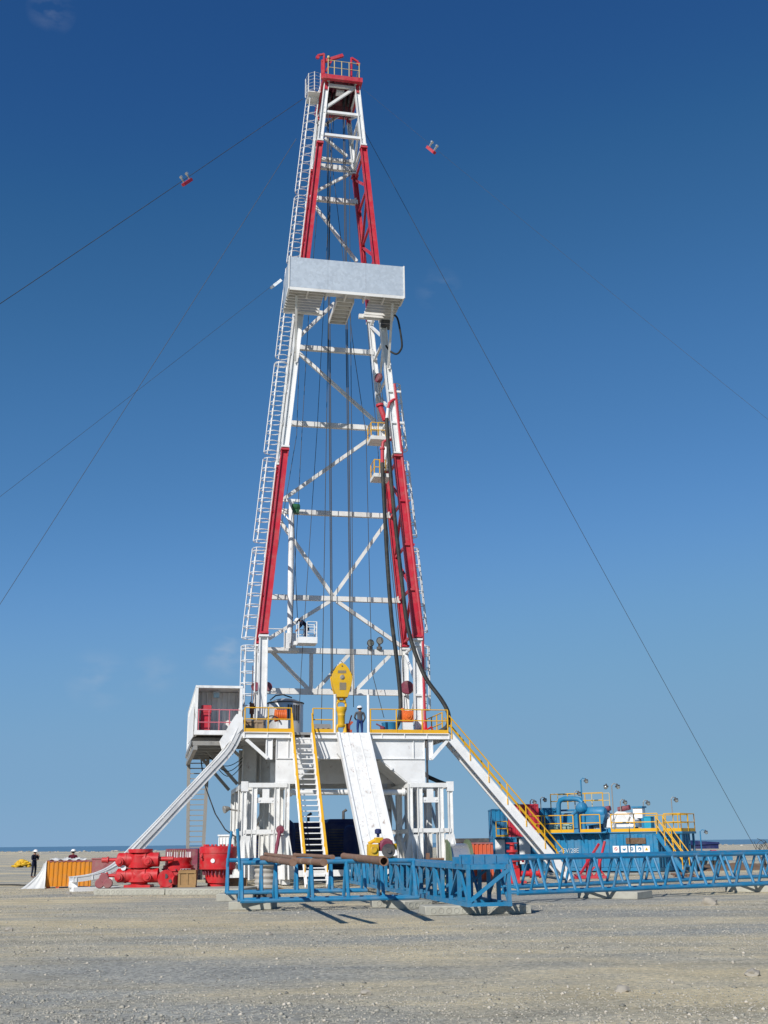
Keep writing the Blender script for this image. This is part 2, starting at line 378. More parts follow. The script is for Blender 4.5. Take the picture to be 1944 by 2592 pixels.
# loose stones lying on the gravel: nobody could count them
def stones():
    g = (1 + 5 ** .5) / 2
    base = np.array([(1, 0, 0), (-1, 0, 0), (0, 1, 0), (0, -1, 0), (0, 0, 1), (0, 0, -1)], float)
    fs = np.array([(0, 2, 4), (2, 1, 4), (1, 3, 4), (3, 0, 4), (2, 0, 5), (1, 2, 5), (3, 1, 5), (0, 3, 5)])
    n = 52000
    d = 13 + (58 - 13) * rng.random(n) ** 1.35
    x = (rng.random(n) - .5) * d * .74
    size = .007 + .011 * rng.random(n) ** 3 + .028 * (rng.random(n) ** 26) + d * .00022
    keep = (np.sin(d * .55 + x * .04) + .7 * np.sin(d * .23 + 1.7) + .6 * rng.standard_normal(n)) > -.35
    d, x, size = d[keep], x[keep], size[keep]; n = len(d)
    v = base[None] * size[:, None, None] * (1 + .45 * (rng.random((n, 6, 1)) - .5)) * np.array([1, 1, .6])
    a = rng.random(n) * 6.28; c, q = np.cos(a), np.sin(a)
    vx = v[..., 0] * c[:, None] - v[..., 1] * q[:, None]; vy = v[..., 0] * q[:, None] + v[..., 1] * c[:, None]
    V = np.stack([vx + x[:, None], vy + d[:, None], v[..., 2] + size[:, None] * .2], -1).reshape(-1, 3)
    Fc = (fs[None] + (np.arange(n) * 6)[:, None, None]).reshape(-1, 3)
    me = bpy.data.meshes.new('gravel_stones'); me.vertices.add(len(V)); me.vertices.foreach_set('co', V.ravel())
    me.loops.add(Fc.size); me.loops.foreach_set('vertex_index', Fc.ravel()); me.polygons.add(len(Fc))
    me.polygons.foreach_set('loop_start', np.arange(0, Fc.size, 3)); me.polygons.foreach_set('loop_total', np.full(len(Fc), 3))
    me.update(); me.validate(); me.materials.append(M['stones'])
    o = bpy.data.objects.new('gravel_stones', me); COL.objects.link(o)
    tag(o, 'loose pale and grey stones strewn over the gravel ground', 'gravel', kind='stuff')
stones()
def shore_stones():
    b = MB()
    for i in range(420):
        x = random.uniform(-150, 150); y = 340 + random.gauss(0, 7); r = random.uniform(.12, .5) * random.choice((.6, 1, 1))
        b.ico((x, y, groundz(x, y) + r * .2), r, 0, .35, (1.4, 1, .6))
    tag(b.build('shore_stones', M['stones']), 'far row of stones along the crest of the shore', 'stones', kind='stuff')
shore_stones()
for (u, v, r, lab) in [(1347 + 200, 2268, .0, None), (1797, 2290, .20, 'largest pale rock lying on the gravel right of the blue walkway'), (173, 2265, .11, 'pale rock on grey gravel below the white slide end'),
                       (680, 2367, .07, 'small pale rock on tan track in the left middle ground'), (1574, 2510, .075, 'dark brown rock alone on the grey track at lower right'),
                       (926, 2518, .06, 'flat tan rock near the bottom edge of the picture'), (1906, 2470, .09, 'flat pinkish rock at the right edge of the picture'), (22, 2357, .08, 'reddish rock on gravel at the left edge of the picture')]:
    if not lab: continue
    p = atZ(u, v); b = MB(); b.ico((p[0], p[1], r * .35), r, 1, .28, (1.25, 1, .75)); solo(b, 'rock', M['rock'], lab, 'rock', 'single rocks on the gravel')
b = MB(); g_ = []
for i in range(9):
    row = []
    for j in range(26):
        t = j / 25; x = 17 + 14 * t; y = 76 + i * .7 + 3 * t
        h = .55 * math.sin(math.pi * i / 8) * (math.sin(math.pi * t) ** .5) * (.6 + .4 * math.sin(t * 23) * math.cos(i)) ; row.append((x, y, max(0, h) - .02))
    g_.append(row)
b.sheet(g_); struct(b, 'dirt_mound', paint('brown_dirt', (.20, .13, .085), .95, .4, 0, 1.5, spec=.1))

# ================================================================== THE MAST
Wd = lambda p: RIG(p)
def lx(z): return 4.27 if z <= 12.85 else 4.27 - (z - 12.85) * .0925
FY, BY = -1.2, 2.0
mast = thing('drilling_mast', 'tall white and red steel drilling mast with open front standing on the drill floor', 'mast', RIG((0, 0, 7.4)))
SEC = [(7.43, 12.85, 'white', .46), (12.9, 23.6, 'red', .42), (23.65, 33.6, 'white', .40), (33.65, 44.0, 'red', .38), (44.05, 48.6, 'white', .33)]
for s in (-1, 1):
    for y in (FY, BY):
        for (z0, z1, c, wd) in SEC:
            k = 1. if y == FY else .82
            b = MB(RIG); b.hbeam((s * lx(z0), y, z0), (s * lx(z1), y, z1), wd * k, .34 * k, .05)
            for zz in (z0 + .06, z1 - .06):
                b.box(s * lx(zz) - wd * .58, s * lx(zz) + wd * .58, y - .24, y + .24, zz - .05, zz + .05)
            b.build('leg', M[c], mast)
    for (z0, z1, c, wd) in SEC:                                   # lattice of the side wall
        b = MB(RIG); n = max(2, round((z1 - z0) / 2.6)); zz = np.linspace(z0 + .3, z1 - .3, n + 1)
        for i in range(n):
            a_, b_ = (FY, BY) if i % 2 else (BY, FY)
            b.bar((s * lx(zz[i]), a_, zz[i]), (s * lx(zz[i + 1]), b_, zz[i + 1]), .14, .14)
            b.bar((s * lx(zz[i]), FY, zz[i]), (s * lx(zz[i]), BY, zz[i]), .13, .13)
        b.bar((s * lx(zz[n]), FY, zz[n]), (s * lx(zz[n]), BY, zz[n]), .13, .13)
        b.build('side_lattice', M[c], mast)
for (u, v, h) in [(840, 886, .30), (840, 1078, .30), (845, 1300.6, .28), (845, 1516, .28), (845, 1649, .30), (920, 1753, .32), (849, 406.5, .2), (849, 425.5, .34), (849, 508, .30)]:
    z = rY(u, v, BY)[2]; b = MB(RIG); x = lx(z)
    b.bar((-x, BY, z), (x, BY, z), .26, h); b.plate([(x - .75, BY - .14, z - h / 2), (x - .1, BY - .14, z + h), (x - .1, BY - .14, z - h / 2)], (0, .05, 0)); b.build('girt', M['lattice'], mast)
for (u, v) in [(860, 219), (860, 287), (863, 345.5)]:
    z = rY(u, v, FY)[2]; x = lx(z); b = MB(RIG); b.bar((-x, FY, z), (x, FY, z), .17, .17); b.build('girt', M['white'], mast)
D2 = lambda u, v, y=BY: rY(u, v, y)
for p, q, y, wd in [((754, 856), (846, 768), BY, .2), ((753, 891), (951, 1068), BY, .2), ((714, 1266), (946, 1104), BY, .2), ((706, 1315), (842, 1508), BY, .2), ((975, 1325), (845, 1508), BY, .2),
                    ((836, 1522), (680, 1617), BY, .2), ((852, 1522), (1016, 1636), BY, .2), ((687, 1648), (784, 1748), BY, .2), ((986, 1660), (900, 1748), BY, .2), ((884, 1656), (800, 1748), BY, .2),
                    ((816, 320), (863, 290), BY, .15), ((822, 350), (879, 396), BY, .16), ((797, 486), (890, 438), BY, .16), ((794, 518), (903, 662), BY, .18),
                    ((822, 274), (894, 226), FY, .16)]:
    b = MB(RIG); b.bar(D2(*p, y), D2(*q, y), wd, wd); b.build('diagonal_brace', M['lattice'], mast)
zt, zb_ = rY(845, 1649, BY)[2], rY(920, 1753, BY)[2]
for u in (787.5, 892): 
    x = rY(u, 1700, BY)[0]; b = MB(RIG); b.bar((x, BY, zb_ + .17), (x, BY, zt - .16), .2, .2, (1, 0, 0)); b.build('post', M['lattice'], mast)
# ladders with hoop cages
def caged(xf, y, z0, z1, mat, breaks, out, name='caged_ladder', rr=.36, hs=.62):
    b = MB(RIG)
    L = lambda z, dx, dy: (xf(z) + dx, y + dy, z)
    for dy in (-.22, .22):
        b.path([L(z, 0, dy) for z in (z0, 12.85, z1) if z0 <= z <= z1], .035, 5)
    for z in np.arange(z0 + .2, z1, .33): b.tube(L(z, 0, -.22), L(z, 0, .22), .016, 4, caps=False)
    ca = b.build(name, mat, mast); h = MB(RIG); segs = list(zip(breaks[::2], breaks[1::2]))
    for a_, c_ in segs:
        zz = np.arange(a_ + .2, c_ - .2, hs)
        for z in list(zz) + [c_ - .2]:
            h.path([L(z, out * (rr + rr * 1.12 * math.cos(t)), -.38 * math.sin(t)) for t in np.linspace(-math.pi * .98, math.pi * .98, 13)], .030, 4)
        for t in (-1.1, -.0, 1.1): h.path([L(z, out * (rr + rr * 1.12 * math.cos(t)), -.38 * math.sin(t)) for z in (a_ + .2, 12.85, c_ - .2) if a_ + .2 <= z <= c_ - .2], .030, 4)
    hc = h.build('safety_cage', mat, ca)
    return ca
caged(lambda z: -lx(z) - .30, .5, 8.9, 49.3, M['white'], [9.0, 12.7, 12.75, 18.3, 18.35, 23.7, 23.75, 29.8, 29.85, 36.2, 36.25, 41.2, 41.25, 48.9], -1)
caged(lambda z: lx(z) + .72, 1.2, 8.9, 31.5, M['lattice'], [9.0, 13.0, 13.5, 18.8, 19.2, 24.2, 24.6, 29.2], 1, rr=.26, hs=.78)
# crown
cb = MB(RIG); zc = rY(822, 186, -1.75)[2] - .30
cb.box(-1.08, 1.08, -1.75, -1.5, zc, zc + .30); cb.box(-1.08, 1.08, 2.0, 2.3, zc, zc + .30)
for s in (-1, 1): cb.box(s * 1.12 - .14, s * 1.12 + .14, -1.75, 2.3, zc - .01, zc + .31)
for s in (-1, 1):
    for y in (FY, BY): cb.box(s * .98 - .13, s * .98 + .13, y - .14, y + .14, min(48.55, zc - .5), zc)
crown = cb.build('crown_frame', M['red'], mast)
b = MB(RIG); b.box(-1.0, 1.0, -1.43, 1.98, zc + .23, zc + .28); b.build('deck_plate', M['maroon'], crown)  # red plate in maroon: shade on its underside is put into the colour
b = MB(RIG)
for x in (-.75, -.45, .45, .75): b.box(x - .05, x + .05, -1.43, 1.98, zc + .02, zc + .22)
b.box(-.95, .95, .85, 1.05, zc - .75, zc - .02); b.build('crown_beams', M['maroon'], crown)  # maroon here is the crown's red with underside shade mixed in
for k, x in enumerate((-.62, -.36, .36, .62)):
    b = MB(RIG); b.lathe((x - .05, .0, zc - .15), (1, 0, 0), [(.42, 0), (.42, .02), (.36, .05), (.42, .08), (.42, .10)], 20); b.build('sheave', M['dark'], crown)
b = MB(RIG); b.box(-.28, .22, -.9, -.5, zc - .32, zc - .12); b.build('junction_box', M['white'], crown)
rail = MB(RIG)
for x in (-.95, -.55, -.08, .4, 1.05):
    rail.tube((x, -1.7, zc + .31), (x, -1.7, zc + 1.40), .03, 5)
    rail.tube((x, 2.25, zc + .31), (x, 2.25, zc + 1.40), .03, 5)
for z in (.86, 1.38):
    rail.path([(-1.1, 2.25, zc + z), (1.1, 2.25, zc + z), (1.1, -1.7, zc + z), (-.95, -1.7, zc + z)], .022, 5)
rail.tube((1.1, .3, zc + .31), (1.1, .3, zc + 1.38), .03, 5)
rail.build('crown_railing', M['paleyellow'], crown)
lb = MB(RIG); xs_ = -1.2
for k, z in enumerate((.1, .35, .6, .85, 1.1, 1.35)):
    lb.path([(xs_, -.35, zc + z), (-1.65, -.45, zc + z), (-2.0, -.2, zc + z), (-2.12, .4, zc + z), (-1.95, 1.0, zc + z), (-1.2, 1.15, zc + z)], .014, 4)
for p in ((-1.65, -.45), (-2.0, -.2), (-2.12, .4), (-1.95, 1.0), (-1.25, -.35)): lb.tube((*p, zc - .05), (*p, zc + 1.37), .03, 5)
lb.box(-2.0, -1.26, -.3, 1.0, zc - .06, zc + .0); lb.build('landing_cage', M['lattice'], crown)
dv = MB(RIG)
def dpix(p): return rY(p[0], p[1], -1.5)
dv.bar(dpix((816, 200)), dpix((816, 156)), .16, .16, (1, 0, 0)); dv.bar(dpix((814, 157)), dpix((868, 140.5)), .16, .20); dv.bar(dpix((825, 181)), dpix((841, 151)), .09, .09)
dv.build('crane_boom', M['red'], crown)
for pts in ([(820.5, 186), (820.5, 137), (804, 140.5)], [(889.5, 193), (889.5, 146.5), (906.5, 157)]):
    b = MB(RIG); q = [rY(*p, -1.6) for p in pts]; b.tube(q[0], q[1], .07, 6); b.bar(q[1], q[2], .11, .11)
    b.lathe(q[2] + np.array([0, -.05, -.14]), (0, 1, 0), [(.12, 0), (.12, .1)], 10); b.build('davit', M['red'], crown)
b = MB(RIG); q = rY(831.5, 186, -1.6); t_ = rY(831.5, 145, -1.6); b.tube(q, t_, .03, 5); b.ico(t_, .09, 1, 0, (1, 1, 1.4)); b.build('lightning_rod', M['paleyellow'], crown)
# racking board
fb = MB(RIG); zb = 32.1; x0, x1, y0, y1 = -3.52, 3.10, -4.4, -1.35
for y in np.arange(y0 + .05, y1, .34): fb.box(x0, -1.45, y, y + .07, zb, zb + .2)
for y in np.arange(y0 + .05, y1, .34): fb.box(1.25, x1, y, y + .07, zb, zb + .2)
fb.box(x0, x1, y0, y0 + 1.0, zb + .21, zb + .26); fb.box(x0, x0 + .8, y0 + 1, y1, zb + .21, zb + .26); fb.box(x1 - .8, x1, y0 + 1, y1, zb + .21, zb + .26)
fb.box(x0, -1.2, y1 - .22, y1, zb - .05, zb + .20); fb.box(1.0, x1, y1 - .22, y1, zb - .05, zb + .20)
for x in np.linspace(x0, x1, 7): fb.box(x - .05, x + .05, y0 - .02, y0 + 1.0, zb - .06, zb + .19)
fb.box(x0, x1, y0 - .06, y0, zb - .1, zb + .08)
board = fb.build('racking_board', M['lattice'], mast)
db = MB(RIG)
for y in np.arange(y0 + 1.0, y1 + .6, .5): db.box(-.62, .35, y, y + .07, zb - .05, zb + .15)
db.box(-.62, .35, y0 + 1.0, y1 + .85, zb + .16, zb + .2); db.box(-.66, -.6, y0 + 1., y1 + .85, zb - .06, zb + .24); db.box(.33, .39, y0 + 1., y1 + .85, zb - .06, zb + .24); db.box(-.66, .39, y1 + .85, y1 + .9, zb - .06, zb + .24)
db.build('diving_board', M['lattice'], board)
xx = np.linspace(x0, x1, 4)
for i in range(3):
    b = MB(RIG); b.box(xx[i] + .004, xx[i + 1] - .004, y0 - .035, y0 - .01 + .003 * i, zb + .1, zb + 1.98); b.build('windwall_panel', M['galv'], board)
b = MB(RIG); b.box(x0 - .02, x0 + .02, y0 + .02, y1, zb + .1, zb + 1.95); b.build('windwall_panel', M['galv'], board)
b = MB(RIG); b.box(x1 - .02, x1 + .02, y0 + .02, y1, zb + .1, zb + 1.95); b.build('windwall_panel', M['galv'], board)
b = MB(RIG)
for s, x in ((-1, x0 + .5), (1, x1 - .5)): c = MB(RIG); c.bar((x, y0 + .7, zb), (s * lx(29.0), FY - .2, 29.0), .13, .13); c.build('board_strut', M['lattice'], board)
for x in (x0 - .03, x1 + .03): b.bar((x, y0 - .05, zb - .05), (x, y0 - .05, zb + 2.0), .07, .07, (1, 0, 0))
b.build('corner_post', M['lattice'], board)
b = MB(RIG); b.box(2.35, 2.95, -1.6, -1.0, zb - .45, zb - .08); b.build('winch_box', M['dark'], board)
# red standpipe with its brackets
SP = [rY(u, v, -1.3) for u, v in [(998, 972), (1011, 1100), (1054, 1481), (1069, 1597), (1071, 1700), (1075, 1832)]]
b = MB(RIG); b.path(SP, .10, 8); sp = b.build('standpipe', M['red'], mast)
b = MB(RIG); g0 = rY(995.5, 1016, -1.3)
b.path([rY(1003, 1010, -1.3), rY(995, 1012, -1.35), rY(986, 1020, -1.4), rY(982, 1034, -1.4)], .085, 8); b.build('gooseneck', M['red'], sp)
b = MB(RIG); b.tube(rY(982, 1034, -1.4), rY(979, 1062, -1.4), .09, 8); b.build('hose_union', M['white'], sp)
for (u, v, c) in [(1000, 991, 'white'), (1008, 1070, 'white'), (1022, 1267, 'red'), (1034, 1378, 'red'), (1045, 1492, 'red'), (1056, 1609, 'red'), (1060, 1633, 'white'), (1063, 1759, 'white')]:
    p = rY(u, v, -1.3); z = p[2]; b = MB(RIG); b.bar((lx(z) - .2, -1.3, z), (p[0] + .35, -1.3, z), .1, .12); b.build('pipe_bracket', M[c], sp)
# stabbing pole with green hoist
b = MB(RIG); pb, pt = rY(733.5, 1637, 1.2), rY(736, 1269, 1.2); pt[0] = pb[0]
b.tube(pb, pt, .165, 10); b.box(pb[0] - .32, pb[0] + .32, 1.0, 1.4, pb[2] - .1, pb[2] + .75); b.bar(pt + np.array([-.6, 0, .05]), pt + np.array([.45, 0, .05]), .14, .16)
b.bar(pt + np.array([-.75, .3, -.2]), pt + np.array([0, 0, -1.4]), .1, .1); pole = b.build('hoist_pole', M['white'], mast)
b = MB(RIG); b.box(-3.9, pb[0] + .5, .9, 1.9, pb[2] - .28, pb[2] - .12)
for x in (-3.85, -2.9): b.tube((x, .95, pb[2] - .12), (x, .95, pb[2] + .95), .03, 5)
b.tube((-3.85, .95, pb[2] + .95), (-2.9, .95, pb[2] + .95), .03, 5); b.build('pole_platform', M['lattice'], mast)
b = MB(RIG); h = rY(749, 1284, 1.1); b.lathe(h + np.array([-.2, 0, 0]), (1, 0, 0), [(.1, -.05), (.2, 0), (.22, .2), (.2, .4), (.12, .44)], 14); b.box(h[0] - .18, h[0] + .18, .95, 1.25, h[2] - .38, h[2]); b.build('air_hoist', M['green'], mast)
# yellow railed landings on the right side
for (ua, va, ub, vb, vt) in [(938, 1108, 976, 1108, 1080), (946, 1203, 976, 1203, 1170)]:
    p, q = rY(ua, va, -.9), rY(ub, vb, -.9); z = p[2]; b = MB(RIG); b.box(p[0], q[0] + .3, -1.0, .2, z - .1, z + .12); pf = b.build('landing', M['lattice'], mast)
    b = MB(RIG)
    for x, y in ((p[0] + .03, -.95), (q[0], -.95), (p[0] + .03, .1), ((p[0] + q[0]) / 2, -.95)): b.tube((x, y, z + .12), (x, y, z + .95), .035, 5)
    for dz in (.5, .95): b.path([(p[0] + .03, .1, z + dz), (p[0] + .03, -.95, z + dz), (q[0], -.95, z + dz)], .03, 5)
    b.build('landing_rail', M['yellow'], pf)
# red tensioning cylinder and its sheave on the right side, a small one on the left, cable drums near the floor
b = MB(RIG); p, q = rY(962, 1028, -.7), rY(975, 1064, -.7); b.tube(p, q, .16, 10); b.tube(q, rY(979, 1066, -.7), .22, 10); b.tube(p - np.array([0, 0, .0]), p + np.array([-.03, 0, .12]), .24, 10); b.build('tension_cylinder', M['red'], mast)
b = MB(RIG); p = rY(959, 956, -.7); b.lathe(p + np.array([-.12, 0, 0]), (1, .4, 0), [(.26, 0), (.3, .06), (.3, .2), (.26, .25)], 8); b.build('sheave_housing', M['maroon'], mast)
for (u, v, a_) in [(735, 1047, 'dark'), (726.5, 1138, 'maroon')]:
    b = MB(RIG); p = rY(u, v, .2); b.tube(p - np.array([.02, 0, .4]), p + np.array([0, 0, .25]), .11, 8); b.lathe(p + np.array([0, -.1, .34]), (0, 1, 0), [(.16, 0), (.16, .2)], 10); b.build('line_guide', M[a_], mast)
for (u, v, y, r) in [(1029.5, 1740, -.3, .36), (646, 1738, .4, .24), (677, 1738, .4, .24)]:
    b = MB(RIG); p = rY(u, v, y); b.lathe(p + np.array([0, -.12, 0]), (.15, 1, 0), [(.08, 0), (r, .0), (r, .05), (r * .55, .06), (r * .55, .26), (r, .27), (r, .32), (.08, .32)], 22); b.build('cable_drum', M['maroon'], mast)
for (u, v) in [(936.5, 1627), (960, 1621)]:
    p = rY(u, v, 1.85); b = MB(RIG); b.tube((p[0], p[1], zt + .15), (p[0], p[1], p[2] - .2), .07, 6); b.tube((p[0], p[1], zt + .15), (p[0], p[1], zt + .3), .16, 8)
    b.lathe(p + np.array([0, .12, 0]), (0.1, -1, -.15), [(.08, 0), (.17, .06), (.22, .2), (.21, .22)], 16); fl = b.build('floodlight', M['dark'], mast)
    b = MB(RIG); b.lathe(p + np.array([0.02, -.10, -.035]), (0.1, -1, -.15), [(.17, 0), (.17, .012)], 16); b.build('lens', M['glass'], fl)

# ================================================================== THE SUBSTRUCTURE AND DRILL FLOOR
FZ = 7.4
subs = thing('substructure', 'white steel substructure carrying the drill floor with yellow railings', 'substructure', RIG((0, 0, 0)))
XL, XR, YF, YB_ = -5.42, 5.25, -4.0, 4.4
b = MB(RIG); b.box(XL + .02, XR - .02, YF + .02, YB_, FZ - .12, FZ); b.build('floor_deck', M['steel'], subs)
b = MB(RIG)
for (xa, xb) in ((XL, -2.98), (-1.98, XR)):
    b.box(xa, xb, YF - .02, YF + .10, FZ - .30, FZ - .26); b.box(xa, xb, YF - .02, YF + .10, FZ - .04, FZ); b.box(xa, xb, YF + .03, YF + .08, FZ - .26, FZ - .04)
for x in list(np.arange(XL + .03, -3.0, 1.15)) + list(np.arange(-1.9, XR, 1.19)): b.box(x - .02, x + .02, YF - .015, YF + .03, FZ - .26, FZ - .04)
for x in (XL, XR): b.box(x - .05, x + .05, YF + .1, YB_, FZ - .3, FZ - .001)
b.build('edge_beam', M['white'], subs)
b = MB(RIG)
for x in np.arange(-3.6, 4, 1.2): b.box(x - .08, x + .08, YF + .3, YB_ - .1, FZ - .45, FZ - .13)
for y in (-2.2, .2, 2.6): b.box(XL + .06, XR - .06, y - .06, y + .06, FZ - .33, FZ - .14)
b.build('floor_joists', M['white'], subs)
GX0, GX1, GZ0, GZ1 = -3.78, 3.95, 6.12, 7.10
b = MB(RIG); b.box(GX0, GX1, YF + .16, YF + .22, GZ0, GZ1)
b.box(GX0, GX1, YF + .08, YF + .5, GZ0 - .04, GZ0); b.box(GX0, GX1, YF + .09, YF + .4, GZ1, GZ1 + .04)
for x in (GX0 + .02, GX0 + .62, 1.02, 3.35, GX1 - .02): b.box(x - .02, x + .02, YF + .10, YF + .16, GZ0, GZ1)
b.build('front_girder', M['white'], subs)
b = MB(RIG); b.box(GX0, GX1, 3.6, 3.66, 4.95, 7.0); b.box(GX0, GX1, -1.0, -.94, 5.0, 6.9); b.build('rear_girder', M['white'], subs)
for s, (xa, xb, xt) in ((-1, (-3.78, -2.7, -1.55)), (1, (3.95, 3.0, 1.6))):
    b = MB(RIG); o_ = [(xa, 0, GZ0 - .05), (xt, 0, GZ0 - .05), (xb, 0, 4.95), (xa, 0, 4.95)]
    b.plate([(p[0], YF + .14, p[2]) for p in o_], (0, .06, 0)); b.plate([(p[0], YF + 2.7, p[2]) for p in o_], (0, .06, 0))
    b.plate([(xt, YF + .2, GZ0 - .05), (xb, YF + .2, 4.95), (xb, YF + 2.7, 4.95), (xt, YF + 2.7, GZ0 - .05)], (-s * .05, 0, -.03))
    b.tube((xt + s * .55, YF + .06, GZ0 - .5), (xt + s * .55, YF + .14, GZ0 - .5), .09, 10)
    b.box(min(xb, xa), max(xb, xa), YF + .12, YF + 2.7, 4.86, 4.94); b.build('gusset_box', M['white'], subs)
for x in (-4.12, 4.22):     # posts at the girder ends
    b = MB(RIG); b.hbeam((x, YF + .2, 6.05), (x, YF + .2, FZ - .31), .34, .22, .05); b.build('girder_post', M['white'], subs)
for x0_, x1_ in ((XL + .12, -4.2), (XR - .1, 4.28)):
    for y in (YF + .15, YB_ - .3): b = MB(RIG); b.bar((x0_, y, FZ - .36), (x1_, y, 6.1), .2, .16); b.build('floor_brace', M['white'], subs)
# rear columns between base and floor, in the shade
for x in (-4.7, -3.75, 3.5, 4.3):
    for y in (1.2, 3.9):
        b = MB(RIG); b.hbeam((x, y, 4.9), (x, y, FZ - .3), .72, .45, .05); b.build('column', M['whiteworn'], subs)
for x, y, z1_ in ((2.35, 3.8, 4.9), (2.6, .9, 4.9)):
    b = MB(RIG); b.hbeam((x, y, 0), (x, y, z1_), .42, .4, .05); b.build('column', M['whiteworn'], subs)
b = MB(RIG); b.bar((1.6, 3.7, 4.7), (3.0, 3.7, 2.6), .16, .16); b.build('floor_brace', M['whiteworn'], subs)
b = MB(RIG); b.bar((2.1, 3.75, 2.3), (3.2, 3.75, 2.3), .2, .5); b.build('cross_beam', M['whiteworn'], subs)
b = MB(RIG); b.box(-3.3, -3.25, -3.0, 3.4, 4.95, 6.0); b.build('side_plate', M['whiteworn'], subs)
b = MB(RIG); b.box(3.4, 3.45, -3.0, 3.4, 4.95, 6.0); b.build('side_plate', M['whiteworn'], subs)
# the two base frames
def base_frame(xa, xb, s):
    b = MB(RIG); y0, y1, zt_ = YF, 4.0, 4.9
    xs4 = (xa, xa + .5, xb - .5, xb)
    for y in (y0, y0 + 2.6, y0 + 5.3, y1):
        for k, x in enumerate(xs4):
            b.hbeam((x, y, .35), (x, y, zt_ - .02), .24 if k in (0, 3) else .26, .2, .04)
        b.bar((xa, y, zt_ - .12), (xb, y, zt_ - .12), .24, .22); b.bar((xa, y, 2.55), (xb, y, 2.55), .2, .2)
    for x in (xa, xb):
        b.bar((x, y0 + .1, zt_ - .13), (x, y1 - .1, zt_ - .13), .24, .22); b.bar((x, y0 + .1, 2.5), (x, y1 - .1, 2.5), .18, .2); b.bar((x, y0 - .1, .25), (x, y1 + .1, .25), .4, .4)
        b.bar((x, y0 + .1, .5), (x, y0 + 2.6, 2.4), .15, .15); b.bar((x, y0 + 2.7, 2.6), (x, y0 + 5.2, 4.6), .15, .15); b.bar((x, y0 + 5.4, .5), (x, y1 - .1, 4.6), .15, .15)
    b.bar((xa, y1, .5), (xb, y1, 4.6), .15, .15); b.bar((xa, y0 + 5.3, .5), (xb, y0 + 5.3, 4.6), .15, .15)
    fr = b.build('base_frame', M['whiteworn'], subs)
    c = MB(RIG); xm = (xa + xb) / 2     # the bolted link between the two middle posts
    c.box(xa + .64, xb - .64, y0 - .03, y0 + .05, zt_ - .24, zt_ - .01); c.box(xa + .64, xb - .64, y0 - .03, y0 + .05, zt_ - .98, zt_ - .72); c.box(xm - .17, xm + .17, y0 - .025, y0 + .04, zt_ - .8, zt_ - .2)
    for x in (xa + .74, xb - .74):
        for z in (zt_ - .12, zt_ - .85): c.tube((x, y0 - .06, z), (x, y0 - .02, z), .05, 8)
    c.build('link_plate', M['white'], fr)
    for x, q in ((xa + .1, -1), (xb - .1, 1)):
        c = MB(RIG); c.plate([(x - .3 - (.3 if q < 0 else .1), y0 - .12, .3), (x + .3 + (.3 if q > 0 else .1), y0 - .12, .3), (x + .22, y0 - .12, 2.35), (x - .22, y0 - .12, 2.35)], (0, -.06, 0))
        c.plate([(x - .1, y0 - .13, 2.3), (x - .1, y0 - .75, .3), (x - .1, y0 - .13, .3)], (.06, 0, 0)); c.plate([(x + .12, y0 - .13, 2.3), (x + .12, y0 - .75, .3), (x + .12, y0 - .13, .3)], (.06, 0, 0))
        c.build('buttress', M['whiteworn'], fr)
    d = MB(RIG); d.tube((xa if s < 0 else xb, y0 - .12, zt_ - .12), (xa if s < 0 else xb, y0 + .3, zt_ - .12), .0, 4); 
    c = MB(RIG); xo = xa if s < 0 else xb; c.box(xo - .17, xo + .17, y0 - .14, y0 + .1, zt_ - .42, zt_ + .06); c.build('corner_block', M['white'], fr)
base_frame(-5.32, -3.2, -1); base_frame(3.1, 5.2, 1)
b = MB(RIG); b.tube((-3.1, YF + .5, 4.45), (3.0, YF + .5, 4.45), .14, 12)
for x in (-2.9, 2.8): b.tube((x, YF + .5, 4.45), (x + (.12 if x > 0 else -.12), YF + .5, 4.45), .2, 12)
b.build('cross_pipe', M['white'], subs)
b = MB(RIG); b.bar((-3.0, YF + .2, .55), (2.9, YF + .2, .55), .3, .3); b.build('skid_beam', M['white'], subs)
# railings
def railing(pts, z, h, mat, parent, name='railing', n=None, toe=.18, toemat=None, r=.032, step=1.2, fr=RIG):
    b = MB(fr); tb = MB(fr)
    for p, q in zip(pts[:-1], pts[1:]):
        p, q = np.array([*p, z], float), np.array([*q, z], float); k = max(1, round(np.linalg.norm(q - p) / step))
        for i in range(k + 1):
            c = p + (q - p) * i / k; b.tube(c, c + EZ * h, r * 1.15, 6)
        for f in (.53, .995): b.tube(p + EZ * h * f, q + EZ * h * f, r, 6)
        if toe: tb.bar(p + EZ * (toe / 2 + .003), q + EZ * (toe / 2 + .003), .02, toe)
    o = b.build(name, M[mat], parent)
    if toe: tb.build('toe_board', M[toemat or mat], o)
    return o
ye = YF + .04
railing([(XL + .04, ye), (-3.02, ye)], FZ, 1.22, 'yellow', subs); railing([(XL + .04, ye + .06), (XL + .04, ye + 1.6)], FZ, 1.22, 'yellow', subs, toe=0)
railing([(-1.92, ye), (-.86, ye)], FZ, 1.22, 'yellow', subs)
railing([(1.08, ye), (XR - .06, ye)], FZ, 1.22, 'yellow', subs); railing([(XR - .06, ye + 1.15), (XR - .06, YB_)], FZ, 1.22, 'yellow', subs, toe=0)
for x in (-.78, .97):
    b = MB(RIG); b.tube((x, YF + .05, FZ), (x, YF + .05, FZ + 1.9), .075, 10); b.tube((x, YF + .05, FZ + 1.9), (x, YF + .05, FZ + 1.95), .085, 10); b.build('ramp_post', M['whiteworn'], subs)
